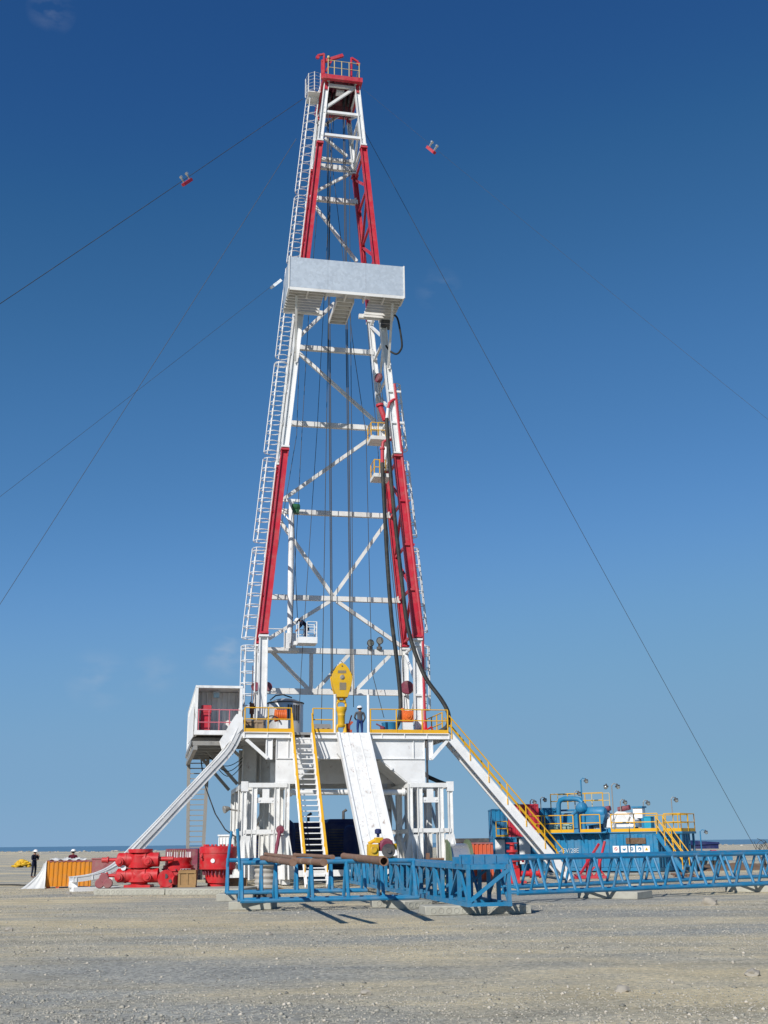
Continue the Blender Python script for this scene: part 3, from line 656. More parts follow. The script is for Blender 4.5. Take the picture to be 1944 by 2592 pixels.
# mud line running down the right side
b = MB(RIG); b.path([rY(u, v, -2.2) for u, v in [(1068, 1862), (1068, 1900), (1069, 1945), (1073, 1957), (1085, 1967), (1112, 1979), (1128, 1985)]], .11, 8); b.build('mud_hose', M['black'], subs)
b = MB(RIG)
for d_ in (0, .06): b.tube((4.02 + d_, YF + .1, 4.9), (4.02 + d_, YF + .1, FZ - .3), .03, 6)
b.build('conduit', M['dark'], subs)
fl = MB(RIG); p = rY(573, 2048, -1.5); fl.lathe(p, (-.9, -.3, -.25), [(.06, -.2), (.12, -.1), (.2, .12), (.19, .14)], 16); fl.tube(p + np.array([.1, .1, 0]), (-5.3, -1.4, p[2] - .1), .05, 6); lamp = fl.build('floodlight', M['steel'], subs)

# ================================================================== RAMP, STAIRS, SLIDE, DOGHOUSE
top = (-.62, .95); ft = (-.12, 1.42); RYF, RZF = -8.35, 1.35
rp = thing('pipe_ramp', 'white steel ramp sloping from the middle of the drill floor to the blue walkway', 'ramp', RIG((.4, RYF, 0)))
b = MB(RIG); a0, a1 = np.array([top[0], YF - .06, FZ - .02]), np.array([top[1], YF - .06, FZ - .02]); c0, c1 = np.array([ft[0], RYF, RZF]), np.array([ft[1], RYF, RZF])
nv = nrm(np.cross(a1 - a0, c0 - a0)); nv = nv if nv[2] > 0 else -nv
b.plate([a0, a1, c1, c0], -nv * .06)
for k in range(7):
    t = k / 6; b.bar(a0 + (c0 - a0) * t - nv * .16, a1 + (c1 - a1) * t - nv * .16, .12, .18)
b.build('ramp_plate', paint('scuffed_ramp_paint', (.80, .79, .76), .5, .35, .42, 3.5), rp)
for f_ in (.3, .68):
    b = MB(RIG); b.bar(a0 + (a1 - a0) * f_ + nv * .012, c0 + (c1 - c0) * f_ + nv * .012, .05, .03, nv); b.build('wear_strip', M['whiteworn'], rp)
for p, q in ((a0, c0), (a1, c1)):
    b = MB(RIG); b.bar(p - nv * .1, q - nv * .1, .1, .36, nv); b.build('side_channel', M['white'], rp)
for x, xf in ((top[0] + .25, ft[0] + .2), (top[1] - .25, ft[1] - .2)):
    b = MB(RIG); m_ = np.array([(x + xf) / 2, (YF + RYF) / 2, (FZ + RZF) / 2]); b.bar((xf, RYF + .3, 0.1), (xf, RYF + .3, RZF + .15), .14, .14, (1, 0, 0)); b.build('leg', M['white'], rp)
def stairs(name, label, a0, a1, c0, c1, n, mats, rail=True, chan=.26, fr=RIG):
    # a0,a1 upper left / right, c0,c1 lower left / right (rig frame)
    a0, a1, c0, c1 = [np.asarray(q, float) for q in (a0, a1, c0, c1)]
    t = thing(name, label, 'stairs', fr(((c0 + c1) / 2) * np.array([1, 1, 0])))
    sd = nrm(a1 - a0); dn = nrm(c0 - a0); pn = nrm(np.cross(sd, dn)); pn = pn if pn[2] > 0 else -pn
    for p, q, k in ((a0, c0, -1), (a1, c1, 1)):
        b = MB(fr); b.bar(p, q, .05, chan, pn)
        b.bar(p + pn * chan / 2 + sd * k * .02, q + pn * chan / 2 + sd * k * .02, .1, .02, pn); b.bar(p - pn * chan / 2 + sd * k * .02, q - pn * chan / 2 + sd * k * .02, .1, .02, pn)
        b.build('stringer', M[mats[0]], t)
    hd = nrm(np.array([dn[0], dn[1], 0]))
    for i in range(1, n):
        f = i / n; p, q = a0 + (c0 - a0) * f + sd * .03, a1 + (c1 - a1) * f - sd * .03
        b = MB(fr); b.obox((p + q) / 2, (q - p) / 2, hd * .12, EZ * .022); b.build('tread', M['steel' if mats[0] == 's' else mats[2]], t)
    if rail:
        for p, q, k in ((a0, c0, -1), (a1, c1, 1)):
            b = MB(fr); L_ = np.linalg.norm(q - p); m_ = max(3, round(L_ / 1.5))
            for i in range(m_ + 1):
                c = p + (q - p) * (.02 + .93 * i / m_) + sd * k * .04; b.tube(c, c + EZ * 1.05, .032, 6)
            for h in (.55, 1.05): b.path([p + (q - p) * .0 + EZ * h + sd * k * .04, p + (q - p) * .95 + EZ * h + sd * k * .04], .035, 6)
            b.build('handrail', M[mats[1]], t)
    return t
stairs('front_stairs', 'steep white front stairs with yellow handrails left of the white ramp', (-2.96, YF - .02, FZ - .1), (-2.02, YF - .02, FZ - .1), (-2.78, -8.55, .12), (-1.86, -8.75, .12), 28, ('white', 'yellow', 'white'))
f0 = rY(1443, 2228, -3.85)
stairs('side_stairs', 'long white side stairs with yellow handrails descending right towards the blue tanks', (XR + .02, -2.95, FZ - .12), (XR + .02, -3.9, FZ - .12), (f0[0], -2.95, .12), (f0[0], -3.9, .12), 30, ('white', 'yellow', 'lattice'), chan=.42)
# escape slide
sl = thing('escape_slide', 'white escape slide running from the drill floor down to the left with a curved end', 'slide', RIG((-10, -6, 0)))
cpt = [rY(u, v, y) for u, v, y in [(606, 1846, -3.7), (578, 1899, -3.85), (520, 1963, -4.2), (460, 2027, -4.55), (400, 2091, -4.9), (345, 2148, -5.25), (316, 2178, -5.5), (290, 2200, -5.75), (255, 2217, -6.05), (220, 2226, -6.3), (180, 2231, -6.6)]]
sp_ = []
for i in range(len(cpt) - 1):
    for k in range(4):
        t = k / 4; p0 = np.array(cpt[max(0, i - 1)]); p1 = np.array(cpt[i]); p2 = np.array(cpt[i + 1]); p3 = np.array(cpt[min(len(cpt) - 1, i + 2)])
        sp_.append(.5 * (2 * p1 + (p2 - p0) * t + (2 * p0 - 5 * p1 + 4 * p2 - p3) * t * t + (3 * p1 - p0 - 3 * p2 + p3) * t ** 3))
sp_.append(np.array(cpt[-1]))
def slide_sec(i):
    t = nrm(sp_[min(len(sp_) - 1, i + 1)] - sp_[max(0, i - 1)]); sd = nrm(np.cross(t, EZ)); n_ = nrm(np.cross(sd, t))
    return t, (sd if sd[1] < 0 else -sd), (n_ if n_[2] > 0 else -n_)
def sweep(a0, a1, h0, h1, i0=0, i1=None):          # a box section swept down the slide: sideways a0..a1, upwards h0..h1
    g_ = []
    for i in range(len(sp_))[i0:i1]:
        t, sd, n_ = slide_sec(i); c = [sp_[i] + sd * a + n_ * h for a, h in ((a1, h0), (a1, h1), (a0, h1), (a0, h0), (a1, h0))]; g_.append(c)
    b = MB(RIG); b.sheet(g_, False); b.add(g_[0][:4], [[0, 1, 2, 3]]); b.add(g_[-1][:4], [[3, 2, 1, 0]]); return b
sweep(-.26, .26, -.03, 0).build('trough_floor', M['white'], sl)
for a in (.24, -.27): sweep(a, a + .03, -.04, .165).build('side_wall', M['white'], sl); sweep(a - .02, a + .05, .166, .20).build('wall_rim', M['white'], sl)
b = sweep(.04, .22, -.23, -.08, 0, -16); b.build('carrier_beam', M['white'], sl)
b = MB(RIG)
for i in range(3, len(sp_), 4):
    t, sd, n_ = slide_sec(i); p = sp_[i]; b.bar(p + sd * .283 - n_ * .03, p + sd * .283 + n_ * .165, .03, .03)
b.build('rib', M['white'], sl)
pp = sp_[0]
for sg in (-.30, .30):
    b = MB(RIG); b.plate([pp + np.array([.15, sg, .0]), pp + np.array([.15, sg, .55]), pp + np.array([.02, sg, .74]), pp + np.array([-.2, sg, .72]), pp + np.array([-.38, sg, .45]), pp + np.array([-.98, sg - .08, -.6]), pp + np.array([-.85, sg - .08, -1.0])], (0, .04, 0)); b.build('side_guard', M['white'], sl)
b = MB(RIG); e = sp_[-1]; b.bar(e * [1, 1, 0] + np.array([.05, -.05, .09]), e * [1, 1, 0] + np.array([2.2, .75, .09]), .6, .18)
for f in (.1, 1.6): b.bar(e * [1, 1, 0] + np.array([f, .3 * f, .17]), e * [1, 1, 0] + np.array([f, .3 * f, e[2] - .04 + .12 * f]), .1, .4, (1, 0, 0))
b.build('base_skid', M['white'], sl)
# doghouse
DX0, DX1, DY0, DY1, DZ0, DZ1 = -7.88, -5.50, -3.6, 8.8, 7.28, 9.75
dg = thing('doghouse_cabin', 'white cabin with an open front and pink railing beside the drill floor', 'cabin', RIG(((DX0 + DX1) / 2, 2, DZ0)))
b = MB(RIG)
for x in (DX0 + .07, DX1 - .07):
    for y in (DY0 + .07, DY1 - .07): b.box(x - .07, x + .07, y - .07, y + .07, DZ0 + .2, DZ1 - .1)
    b.box(x - .07, x + .07, DY0, DY1, DZ0, DZ0 + .2); b.box(x - .07, x + .07, DY0, DY1, DZ1 - .12, DZ1)
for y in (DY0 + .07, DY1 - .07): b.box(DX0 + .14, DX1 - .14, y - .07, y + .07, DZ0, DZ0 + .22); b.box(DX0 + .14, DX1 - .14, y - .07, y + .07, DZ1 - .12, DZ1)
b.build('frame', M['white'], dg)
def corr(x0, x1, y0, y1, z0, z1, dep=.05, pitch=.28, th=.02):      # corrugated upright wall between two corners, bulging to its left
    p, q = np.array([x0, y0, 0.]), np.array([x1, y1, 0.]); d = nrm(q - p); L_ = np.linalg.norm(q - p); n_ = np.array([-d[1], d[0], 0]); k = max(2, round(L_ / pitch)); prof = []
    for i in range(k):
        for f, h in ((.0, 0), (.42, 0), (.5, 1), (.92, 1)): prof.append(p + d * L_ * (i + f) / k + n_ * dep * h)
    prof.append(q); out = [c - n_ * th for c in prof]
    return [[c + EZ * z0 for c in prof], [c + EZ * z1 for c in prof]], [[c + EZ * z1 for c in out], [c + EZ * z0 for c in out]]
def corrugated(mb, *a, **k):
    g1, g2 = corr(*a, **k); mb.sheet(g1, False); mb.sheet(g2, False); mb.sheet([g1[1], g2[0]], False); mb.sheet([g2[1], g1[0]], False)
b = MB(RIG); corrugated(b, DX0 + .06, DX0 + .06, DY0 + .15, DY1 - .15, DZ0 + .2, DZ1 - .12); corrugated(b, DX1 - .06, DX1 - .06, DY0 + .9, DY1 - .15, DZ0 + .2, DZ1 - .12); b.build('side_wall', M['whiteworn'], dg)
b = MB(RIG); corrugated(b, DX0 + .1, DX1 - .1, DY0 + 1.7, DY0 + 1.7, DZ0 + .2, DZ1 - .13); b.build('inner_wall', M['white'], dg)
b = MB(RIG); b.box(DX0 + .1, DX1 - .1, DY0 + .14, DY1 - .14, DZ1 - .1, DZ1 - .02); b.build('roof', M['white'], dg)
b = MB(RIG); b.box(DX0 + .1, DX1 - .1, DY0 + .14, DY1 - .14, DZ0 + .04, DZ0 + .16); b.build('floor', M['steel'], dg)
b = MB(RIG)
for x in np.linspace(DX0 + .2, DX1 - .12, 5)[0:4]: b.tube((x, DY0 + .04, DZ0 + .22), (x, DY0 + .04, DZ0 + 1.27), .025, 6)
for z in (.62, 1.25): b.tube((DX0 + .14, DY0 + .04, DZ0 + .2 + z - .2), (DX1 - .14, DY0 + .04, DZ0 + .2 + z - .2), .028, 6)
b.build('railing', paint('pink_rail_paint', (.62, .16, .20), .45, .2), dg)
b = MB(RIG); b.plate([(DX0 - .05, -3.1, 8.9), (DX0 - .22, -1.2, 8.4), (DX0 - .22, -1.2, 7.0), (DX0 - .05, -3.1, 7.2)], (.03, .01, 0)); b.build('side_hatch', M['white'], dg)
b = MB(RIG); b.box(DX0 - .05, XL - .06, DY0 + 1.2, DY1, DZ0 - .28, DZ0 - .04)
for y in np.arange(DY0 + .4, DY1, 2.0): b.box(DX0 - .04, XL - .06, y - .08, y + .08, DZ0 - .5, DZ0 - .29)
for x in (DX0 + .1, DX1 - .4): b.box(x - .1, x + .1, DY0 + .3, DY1, DZ0 - .72, DZ0 - .51)
sup = b.build('support_platform', M['steel'], dg)
b = MB(RIG); b.box(DX0 + .95, DX0 + 1.25, DY0 + .9, DY0 + 1.2, DZ1 - .5, DZ1 - .2); b.build('ceiling_lamp', M['glass'], dg)
for p, q in ((rY(517, 1890, 1.5), rY(601, 1985, 1.5)), (rY(505, 1913, 5.0), rY(580, 2000, 5.0))): b = MB(RIG); b.bar(p, q, .17, .17); b.build('strut', M['steel'], dg)
b = MB(RIG); q0 = np.array([DX0 + .32, DY0 + .35, DZ0 + .17]); b.box(q0[0], q0[0] + .48, q0[1], q0[1] + .45, q0[2], q0[2] + .95); b.box(q0[0] + .02, q0[0] + .52, q0[1] - .02, q0[1] + .42, q0[2] + .96, q0[2] + 1.34)
for z in (.5, .66): b.box(q0[0] - .01, q0[0] + .49, q0[1] - .012, q0[1] - .002, q0[2] + z - .03, q0[2] + z + .03)
solo(b, 'cabinet', M['red'], 'tall red cabinet inside the open white cabin behind its pink railing', 'cabinet', bevel=.02)
# steel ladder under the cabin
b0, b1 = rY(478, 1906, 8.6), rY(475, 2160, 8.6); c0_, c1_ = rY(527, 1906, 8.6), rY(514, 2160, 8.6)
ld = thing('access_ladder', 'tall grey steel ladder standing under the rear of the white cabin', 'ladder', RIG(((b1[0] + c1_[0]) / 2, 8.6, 0)))
b1, c1_ = b1 + (b1 - b0) / (b0[2] - b1[2]) * b1[2], c1_ + (c1_ - c0_) / (c0_[2] - c1_[2]) * c1_[2]
for p, q in ((b0, b1), (c0_, c1_)): b = MB(RIG); b.bar(p, q, .12, .2, (1, 0, 0)); b.build('stringer', M['greywood'] if 0 else M['steel'], ld)
b = MB(RIG)
for i in range(1, 24):
    f = i / 24; b.bar(b0 + (b1 - b0) * f, c0_ + (c1_ - c0_) * f, .06, .06)
b.build('rungs', M['steel'], ld)
b = MB(RIG); b.path([rY(508, 1915, 6.), rY(515, 1975, 6.), rY(523, 2000, 5), rY(545, 2060, 3), rY(570, 2100, 0), rY(596, 2118, -3.5), rY(600, 2200, -4.3)], .035, 6); solo(b, 'cable', M['black'], 'black cable hanging from the cabin down past the left base frame', 'cable')
b = MB(RIG)
for k in range(3): b.path([RIG and np.array([-6.9 + 1.9 * t + .1 * k, 1 + .4 * k, DZ0 - .75 - (.5 + .25 * k) * math.sin(math.pi * t)]) for t in np.linspace(0, 1, 12)], .022, 5)
solo(b, 'cable_bundle', M['black'], 'loose black cables sagging under the platform of the white cabin', 'cable')

# ================================================================== ON AND ABOVE THE DRILL FLOOR
# travelling block and hook
tb = thing('travelling_block', 'yellow travelling block and hook hanging above the drill floor', 'hoist block', RIG((.1, 0, FZ)))
BX = rY(864, 1713, 0)[0]
def bz(v): return rY(864, v, 0)[2]
half = [(.05, 1680), (.20, 1684), (.36, 1693), (.53, 1707), (.585, 1716), (.52, 1735), (.41, 1752), (.32, 1766)]
o_ = [(BX - x, -.28, bz(v)) for x, v in half] + [(BX + x, -.28, bz(v)) for x, v in half[::-1]]
b = MB(RIG); b.plate([(p[0], -.30, p[2]) for p in o_], (0, .07, 0)); b.plate([(p[0], .23, p[2]) for p in o_], (0, .07, 0)); b.build('side_plate', M['hookyellow'], tb, .015)
b = MB(RIG)
b.plate([((p[0] - BX) * .93 + BX, -.22, p[2] - .02) for p in o_], (0, .44, 0)); b.build('cheek_body', M['yellow'], tb)
b = MB(RIG); b.lathe((BX, -.30, bz(1716)), (0, -1, 0), [(.13, 0), (.13, .03), (.07, .04), (.07, .07)], 18); b.build('sheave_pin', M['steel'], tb)
b = MB(RIG); b.lathe((BX, -.30, bz(1688)), (0, -1, 0), [(.045, 0), (.045, .012)], 12); b.build('bolt', M['dark'], tb)
b = MB(RIG); b.box(BX - .24, BX + .22, -.312, -.301, bz(1706), bz(1699)); b.build('name_plate', M['plateg'], tb)
b = MB(RIG); b.box(BX - .15, BX + .22, -.312, -.301, bz(1748), bz(1729.5)); b.build('data_plate', M['plateg'], tb)
b = MB(RIG)
for x in (-.16, .16): b.box(BX + x - .05, BX + x + .05, -.1, .1, bz(1779), bz(1764))
b.tube((BX - .25, 0, bz(1775)), (BX + .25, 0, bz(1775)), .07, 10); b.build('clevis', M['hookyellow'], tb)
b = MB(RIG)
b.path([(BX + .26 * math.sin(t), 0, bz(1786) + .27 * math.cos(t)) for t in np.linspace(-2.3, 2.3, 15)], .065, 8)
b.lathe((BX, 0, bz(1790)), (0, 0, -1), [(.15, -.02), (.30, .0), (.31, .10), (.24, .28), (.21, .42), (.22, .44), (.22, .47), (.20, .5), (.20, .95), (.23, .96), (.23, 1.02), (.17, 1.1)], 20)
b.build('hook_body', M['hookyellow'], tb)
b = MB(RIG); hz = bz(1838)
b.path([(BX + .02, -.02, hz + .1), (BX - .2, -.02, hz + .02), (BX - .27, -.02, hz - .2), (BX - .15, -.02, hz - .42), (BX + .08, -.02, hz - .44), (BX + .2, -.02, hz - .28), (BX + .17, -.02, hz - .1)], .085, 8)
b.tube((BX + .2, -.1, hz + .1), (BX + .25, -.1, hz - .5), .05, 8); b.build('hook', M['hookyellow'], tb)
# pipe handling tongs behind the hook
b = MB(RIG); p = rY(881, 1843, .3); b.tube(p + np.array([0, 0, -.32]), p + np.array([.0, 0, .25]), .12, 8); b.bar(p + np.array([-.2, 0, -.1]), p + np.array([.25, 0, .35]), .1, .12); b.box(p[0] - .12, p[0] + .2, .15, .5, FZ, p[2] - .1); b.tube(p + np.array([.05, 0, .2]), p + np.array([.2, 0, .7]), .04, 6)
solo(b, 'pipe_tong', paint('red_orange_paint', (.5, .09, .04), .5, .4, .2), 'small red pipe tong standing right behind the yellow hook', 'tool')
# drilling lines and other wire ropes, each a rope of its own
zcr = zc - .2
def rope(pts, r, lab, name='wire_rope', grp='steel ropes inside the mast'):
    b = MB(RIG); b.path(pts, r, 5); solo(b, name, M['wire'], lab, 'rope', grp)
cr = lambda u, v, y=0.: rY(u, v, y)
LAB = ['thick dark rope to the left edge of the yellow block', 'second dark rope close to the left edge of the yellow block', 'thick dark rope to the right edge of the yellow block', 'second dark rope close to the right edge of the yellow block']
for (u0, u1, lab) in [(833, 838.5, LAB[0]), (836.5, 842, LAB[1]), (878, 887.5, LAB[2]), (881.5, 891, LAB[3])]:
    p, q = cr(u0, 1000), cr(u1, 1712); d = (p - q) / (p[2] - q[2]); rope([q + d * (zcr - q[2]) * np.array([1, 1, 1]), q], .03, lab)
for pts, r, y, lab in [([(826, 1100), (817, 1644), (813, 1850)], .022, .8, 'thin rope just left of the thick ropes, down to the floor'), ([(890, 1100), (893, 1644), (895, 1790)], .02, .6, 'thin rope just right of the thick ropes'),
                       ([(897, 900), (926.6, 1100), (941, 1700), (972, 1817)], .02, .8, 'thin rope slanting right down to the blue tub'), ([(760, 820), (751, 1100), (709, 1350), (690, 1465), (683, 1560)], .018, .5, 'thin rope slanting left towards the left red leg'),
                       ([(781, 800), (764, 1100), (746, 1440), (737, 1640)], .018, .5, 'thin rope beside the white hoist pole'), ([(818, 800), (802, 1100), (762.5, 1693), (756, 1830)], .018, .6, 'thin rope crossing the middle left down to the grey round house'),
                       ([(743, 1300), (748, 1450), (753, 1566)], .02, 1.0, 'rope from the green hoist to the white man basket'), ([(968, 1180), (980, 1332), (1011, 1624), (1016, 1740)], .022, .2, 'dark rope beside the right red leg, left of the pair'), ([(972, 1180), (984, 1332), (1016, 1624), (1022, 1740)], .022, .2, 'dark rope beside the right red leg, right of the pair'),
                       ([(957, 960), (962, 1000), (965, 1030)], .02, -.7, 'left rope above the red tension cylinder'), ([(961, 960), (968, 1000), (971, 1030)], .02, -.7, 'right rope above the red tension cylinder'), ([(928, 800), (945, 1000), (962, 1200)], .02, .9, 'thin dark rope along the white upper right leg'),
                       ([(1026, 1757), (1030, 1780), (1031, 1797)], .02, -1.2, 'short rope from the red drum down to the orange winch')]:
    P_ = [rY(u, v, y) for u, v in pts]
    if pts[0][1] < 1101 and y != -.7 and pts[0][0] != 928:
        d = (P_[0] - P_[1]) / (P_[0][2] - P_[1][2]); t_ = P_[0] + d * (zcr - P_[0][2]); t_[0] = max(-.75, min(.75, t_[0])); P_ = [t_] + P_
    rope(P_, r, lab)
# heavy black hoses
def hose(pts, r, y, lab, name='rotary_hose'):
    ctrl = [np.array(rY(u, v, yy)) for u, v, yy in pts]; sm = []
    for i in range(len(ctrl) - 1):
        p0, p1, p2, p3 = ctrl[max(0, i - 1)], ctrl[i], ctrl[i + 1], ctrl[min(len(ctrl) - 1, i + 2)]
        for k in range(5):
            t = k / 5; sm.append(.5 * (2 * p1 + (p2 - p0) * t + (2 * p0 - 5 * p1 + 4 * p2 - p3) * t * t + (3 * p1 - p0 - 3 * p2 + p3) * t ** 3))
    sm.append(ctrl[-1]); b = MB(RIG); b.path(sm, r, 8); solo(b, name, M['black'], lab, 'hose', 'black hoses on the rig')
hose([(968, 1172, -1.0), (969, 1200, -1.1), (975, 1320, -1.2), (981, 1431, -1.3), (991, 1564, -1.4), (1003, 1660, -1.5), (1012, 1745, -1.6), (1014, 1793, -1.8), (1010, 1824, -2.0), (1003, 1842, -2.2), (994, 1852, -2.4)], .115, 0, 'left heavy black hose hanging from the lower yellow landing to the floor')
hose([(979, 1060, -1.4), (981, 1100, -1.6), (994.6, 1266, -1.8), (1014.5, 1448, -1.9), (1028, 1564, -2.0), (1045, 1635, -2.2), (1063, 1684, -2.5), (1082, 1723, -2.8), (1116, 1769, -3.2), (1133, 1800, -3.4), (1136, 1822, -3.4), (1131, 1840, -3.3), (1112, 1852, -3.2)], .115, 0, 'right heavy black hose bulging out over the right railing')
hose([(998, 797, -3.0), (1006, 806, -3.0), (1012, 832, -3.0), (1017.5, 872, -2.8), (1013, 888, -2.6), (1003, 896, -2.4), (988, 889, -2.0), (977, 875, -1.6)], .06, 0, 'thin black hose looping below the right end of the racking board')
b = MB(RIG); p = rY(968, 1150, -1.0); b.tube(p + np.array([0, 0, .35]), p + np.array([0, 0, -.55]), .11, 10); b.lathe(p + np.array([0, 0, .3]), (0, 0, 1), [(.16, 0), (.16, .1), (.08, .14)], 12); b.path([p + np.array([0, 0, .3]), p + np.array([.05, 0, .75]), p + np.array([.35, 0, .95]), p + np.array([.8, 0, .9])], .09, 8); b.build('second_gooseneck', M['red'], mast)
# man basket
bk = rY(775, 1631, -.3); bask = thing('man_basket', 'small white man basket hung beside the hoist pole', 'basket', RIG(bk))
BX0, BX1, BYa, BYb = bk[0] - .50, bk[0] + .56, -.75, .25
b = MB(RIG); b.box(BX0, BX1, BYa, BYb, bk[2], bk[2] + .1); b.box(BX0, BX1, BYa - .02, BYa, bk[2] + .0, bk[2] + .34); b.box(BX0, BX0 + .02, BYa + .01, BYb - .01, bk[2] + .1, bk[2] + .34); b.box(BX1 - .02, BX1, BYa + .01, BYb - .01, bk[2] + .1, bk[2] + .34); b.build('tray', M['white'], bask)
b = MB(RIG)
for x in (BX0 + .03, bk[0] - .02, BX1 - .03):
    for y in (BYa + .03, BYb - .03): b.tube((x, y, bk[2] + .1), (x, y, bk[2] + 1.2), .03, 6)
for z in (.62, .9, 1.2): b.path([(BX0 + .03, BYb - .03, bk[2] + z), (BX1 - .03, BYb - .03, bk[2] + z), (BX1 - .03, BYa + .03, bk[2] + z), (bk[0], BYa + .03, bk[2] + z)], .025, 5)
b.build('guard_rail', M['white'], bask)
b = MB(RIG); b.bar((pb[0], .95, bk[2] + .15), (BX0 - .02, BYb - .1, bk[2] + .15), .14, .2); b.build('arm', M['white'], bask)
# guy lines
def guy(tu, tv, ty, Q, lab, ext, rad=.016):
    T_ = RIG(rY(tu, tv, ty)); Q = np.asarray(Q); d = Q - T_; t = (T_[2] + 0.) / -d[2] if ext else 1
    E_ = T_ + d * t; n = 14; pts = [T_ + (E_ - T_) * i / n - EZ * .5 * math.sin(math.pi * i / n) * (.4 if ext else .3) for i in range(n + 1)]
    b = MB(); b.path(pts, rad, 5); solo(b, 'guy_line', M['wire'], lab, 'guy wire', 'guy wires of the mast'); return T_, E_
gA = guy(767, 250, -1.2, atY(0, 759, 44), 'flat guy wire from the mast top to the left, carrying a red device', True, .017)
gB = guy(750, 351, 2.0, atY(0, 1523, 68), 'steep steel guy wire descending left from the upper mast', True)
gC = guy(703, 712, -2.5, atY(0, 1248, 52), 'flat steel guy wire from the racking board to the left', True, .009)
gD = guy(920, 328, 2.0, atZ(1941, 2200, 0.02), 'steep steel guy wire descending right to a ground anchor', False)
gE = guy(902, 211, -1.2, atY(1944, 1052, 44), 'flat guy wire from the mast top to the right, carrying a red device', True, .006)
def on_line(g, u):
    best = min((abs((lambda q: 972 + F * ((q - C0) @ rt) / ((q - C0) @ fw))(g[0] + (g[1] - g[0]) * t) - u), t) for t in np.linspace(0, .9, 1801)); return g[0] + (g[1] - g[0]) * best[1]
for g, u, lab in ((gA, 467, 'red device clamped on the left guy wire against the sky'), (gE, 1098, 'red device clamped on the right guy wire against the sky')):
    c = on_line(g, u); d = nrm(g[1] - g[0]); dn = nrm(np.cross(np.cross(d, EZ), d)); dn = dn if dn[2] < 0 else -dn
    t = thing('wire_device', lab, 'wire device', c, 'red devices on the guy wires')
    b = MB(); b.bar(c - d * .42 + dn * .28, c + d * .42 + dn * .28, .20, .16); b.build('body', M['red'], t)
    for q in (-.32, .26): b = MB(); b.bar(c + d * q + dn * .2, c + d * q - dn * .12, .08, .08); b.tube(c + d * (q - .06) - dn * .1, c + d * (q + .06) - dn * .1, .08, 8); b.build('clamp', M['silver'], t)
b = MB(); c = RIG(rY(701, 717, -2.5)); d = nrm(gC[1] - gC[0]); b.bar(c - d * .35, c + d * .35, .2, .16); b.tube(c + d * .35, c + d * .55, .08, 8); solo(b, 'wire_tensioner', M['silver'], 'pale grey tensioner on the guy wire left of the racking board', 'wire device')
an = atZ(1941, 2200, 0); b = MB()
for k in range(5): b.path([an + np.array([-.3, -.3, 1.1]) + np.array([.35 * math.cos(t + k) * (.5 + .2 * k), .2 * math.sin(t + k), .5 * math.sin(t * 1.0 + k * 2) + .1 * k]) for t in np.linspace(0, 5.2, 14)], .018, 4)
b.tube(an, an + np.array([-.15, -.1, .7]), .07, 8); solo(b, 'wire_coil', M['wire'], 'tangle of spare wire at the anchor of the right guy wire', 'wire')

# things standing on the floor
FR = lambda u, v, y: rY(u, v, y)
b = MB(RIG); dh = rY(722, 1810, 1.4); b.lathe((dh[0], 1.4, FZ), (0, 0, 1), [(1.0, 0), (1.0, 2.05), (.96, 2.12), (.5, 2.3), (.3, 2.34)], 28); 
rh = thing('round_house', 'grey round steel housing with a domed top on the drill floor', 'housing', RIG((dh[0], 1.4, FZ))); b.build('shell', M['cladding'], rh)
for k in range(16):
    a_ = -1.9 + k * .16; b = MB(RIG)
    if k in (6, 7, 8, 9, 10): b.obox((dh[0] + 1.0 * math.sin(a_ + 1.0), 1.4 - 1.0 * math.cos(a_ + 1.0), FZ + 1.5), (.05 * math.cos(a_ + 1.0), .05 * math.sin(a_ + 1.0), 0), (.02 * math.sin(a_ + 1), -.02 * math.cos(a_ + 1), 0), (0, 0, .42)); b.build('vent_slot', M['dark'], rh)
b = MB(RIG); b.path([(dh[0] + 1.02 * math.cos(t), 1.4 + 1.02 * math.sin(t), FZ + 2.08) for t in np.linspace(0, 6.283, 29)[:-1]], .035, 5, True); b.path([(dh[0] - .9, 1.0, FZ + 2.2), (dh[0] - .6, .9, FZ + 2.45), (dh[0] - .2, .85, FZ + 2.5), (dh[0] + .3, .9, FZ + 2.35)], .04, 5); b.build('rim_cable', M['dark'], rh)
def crate(fr, x0, x1, y0, y1, z0, z1, mat, lab, slats=3, name='wooden_crate', grp=None):
    t = thing(name, lab, 'crate', fr(((x0 + x1) / 2, (y0 + y1) / 2, z0)), grp)
    b = MB(fr); b.box(x0, x1, y0, y1, z0, z1); b.build('panel', M[mat], t)
    b = MB(fr)
    for x in np.linspace(x0, x1, slats): b.box(x - .045, x + .045, y0 - .03, y0 - .002, z0, z1)
    for z in (z0 + .05, z1 - .05): b.box(x0 - .03, x1 + .03, y0 - .05, y0 - .031, z - .045, z + .045); b.box(x0 - .03, x0 - .003, y0, y1, z - .045, z + .045)
    b.box(x0 - .02, x1 + .02, y0 - .02, y1, z1 + .001, z1 + .03); b.build('batten', M[mat], t); return t
p = FR(620, 1840, -3.3); q = FR(664, 1840, -3.3); crate(RIG, p[0], q[0], -3.4, -2.6, FZ, FZ + .62, 'greywood', 'weathered wooden crate on the drill floor behind the left yellow railing', 4)
om = FR(712, 1811, -2.6); t = thing('orange_winch', 'orange winch on a stand behind the left yellow railing', 'winch', RIG((om[0], -2.5, FZ)))
b = MB(RIG); b.lathe((om[0] - .35, -2.5, om[2]), (1, 0, 0), [(.2, 0), (.33, .02), (.33, .08), (.24, .09), (.24, .55), (.33, .56), (.33, .62), (.2, .64)], 18); b.build('drum', M['orange'], t)
b = MB(RIG)
for k in range(5): b.path([(om[0] - .22 + k * .1, -2.5 + .28 * math.sin(a_), om[2] + .28 * math.cos(a_)) for a_ in np.linspace(0, 6.28, 15)[:-1]], .045, 5, True)
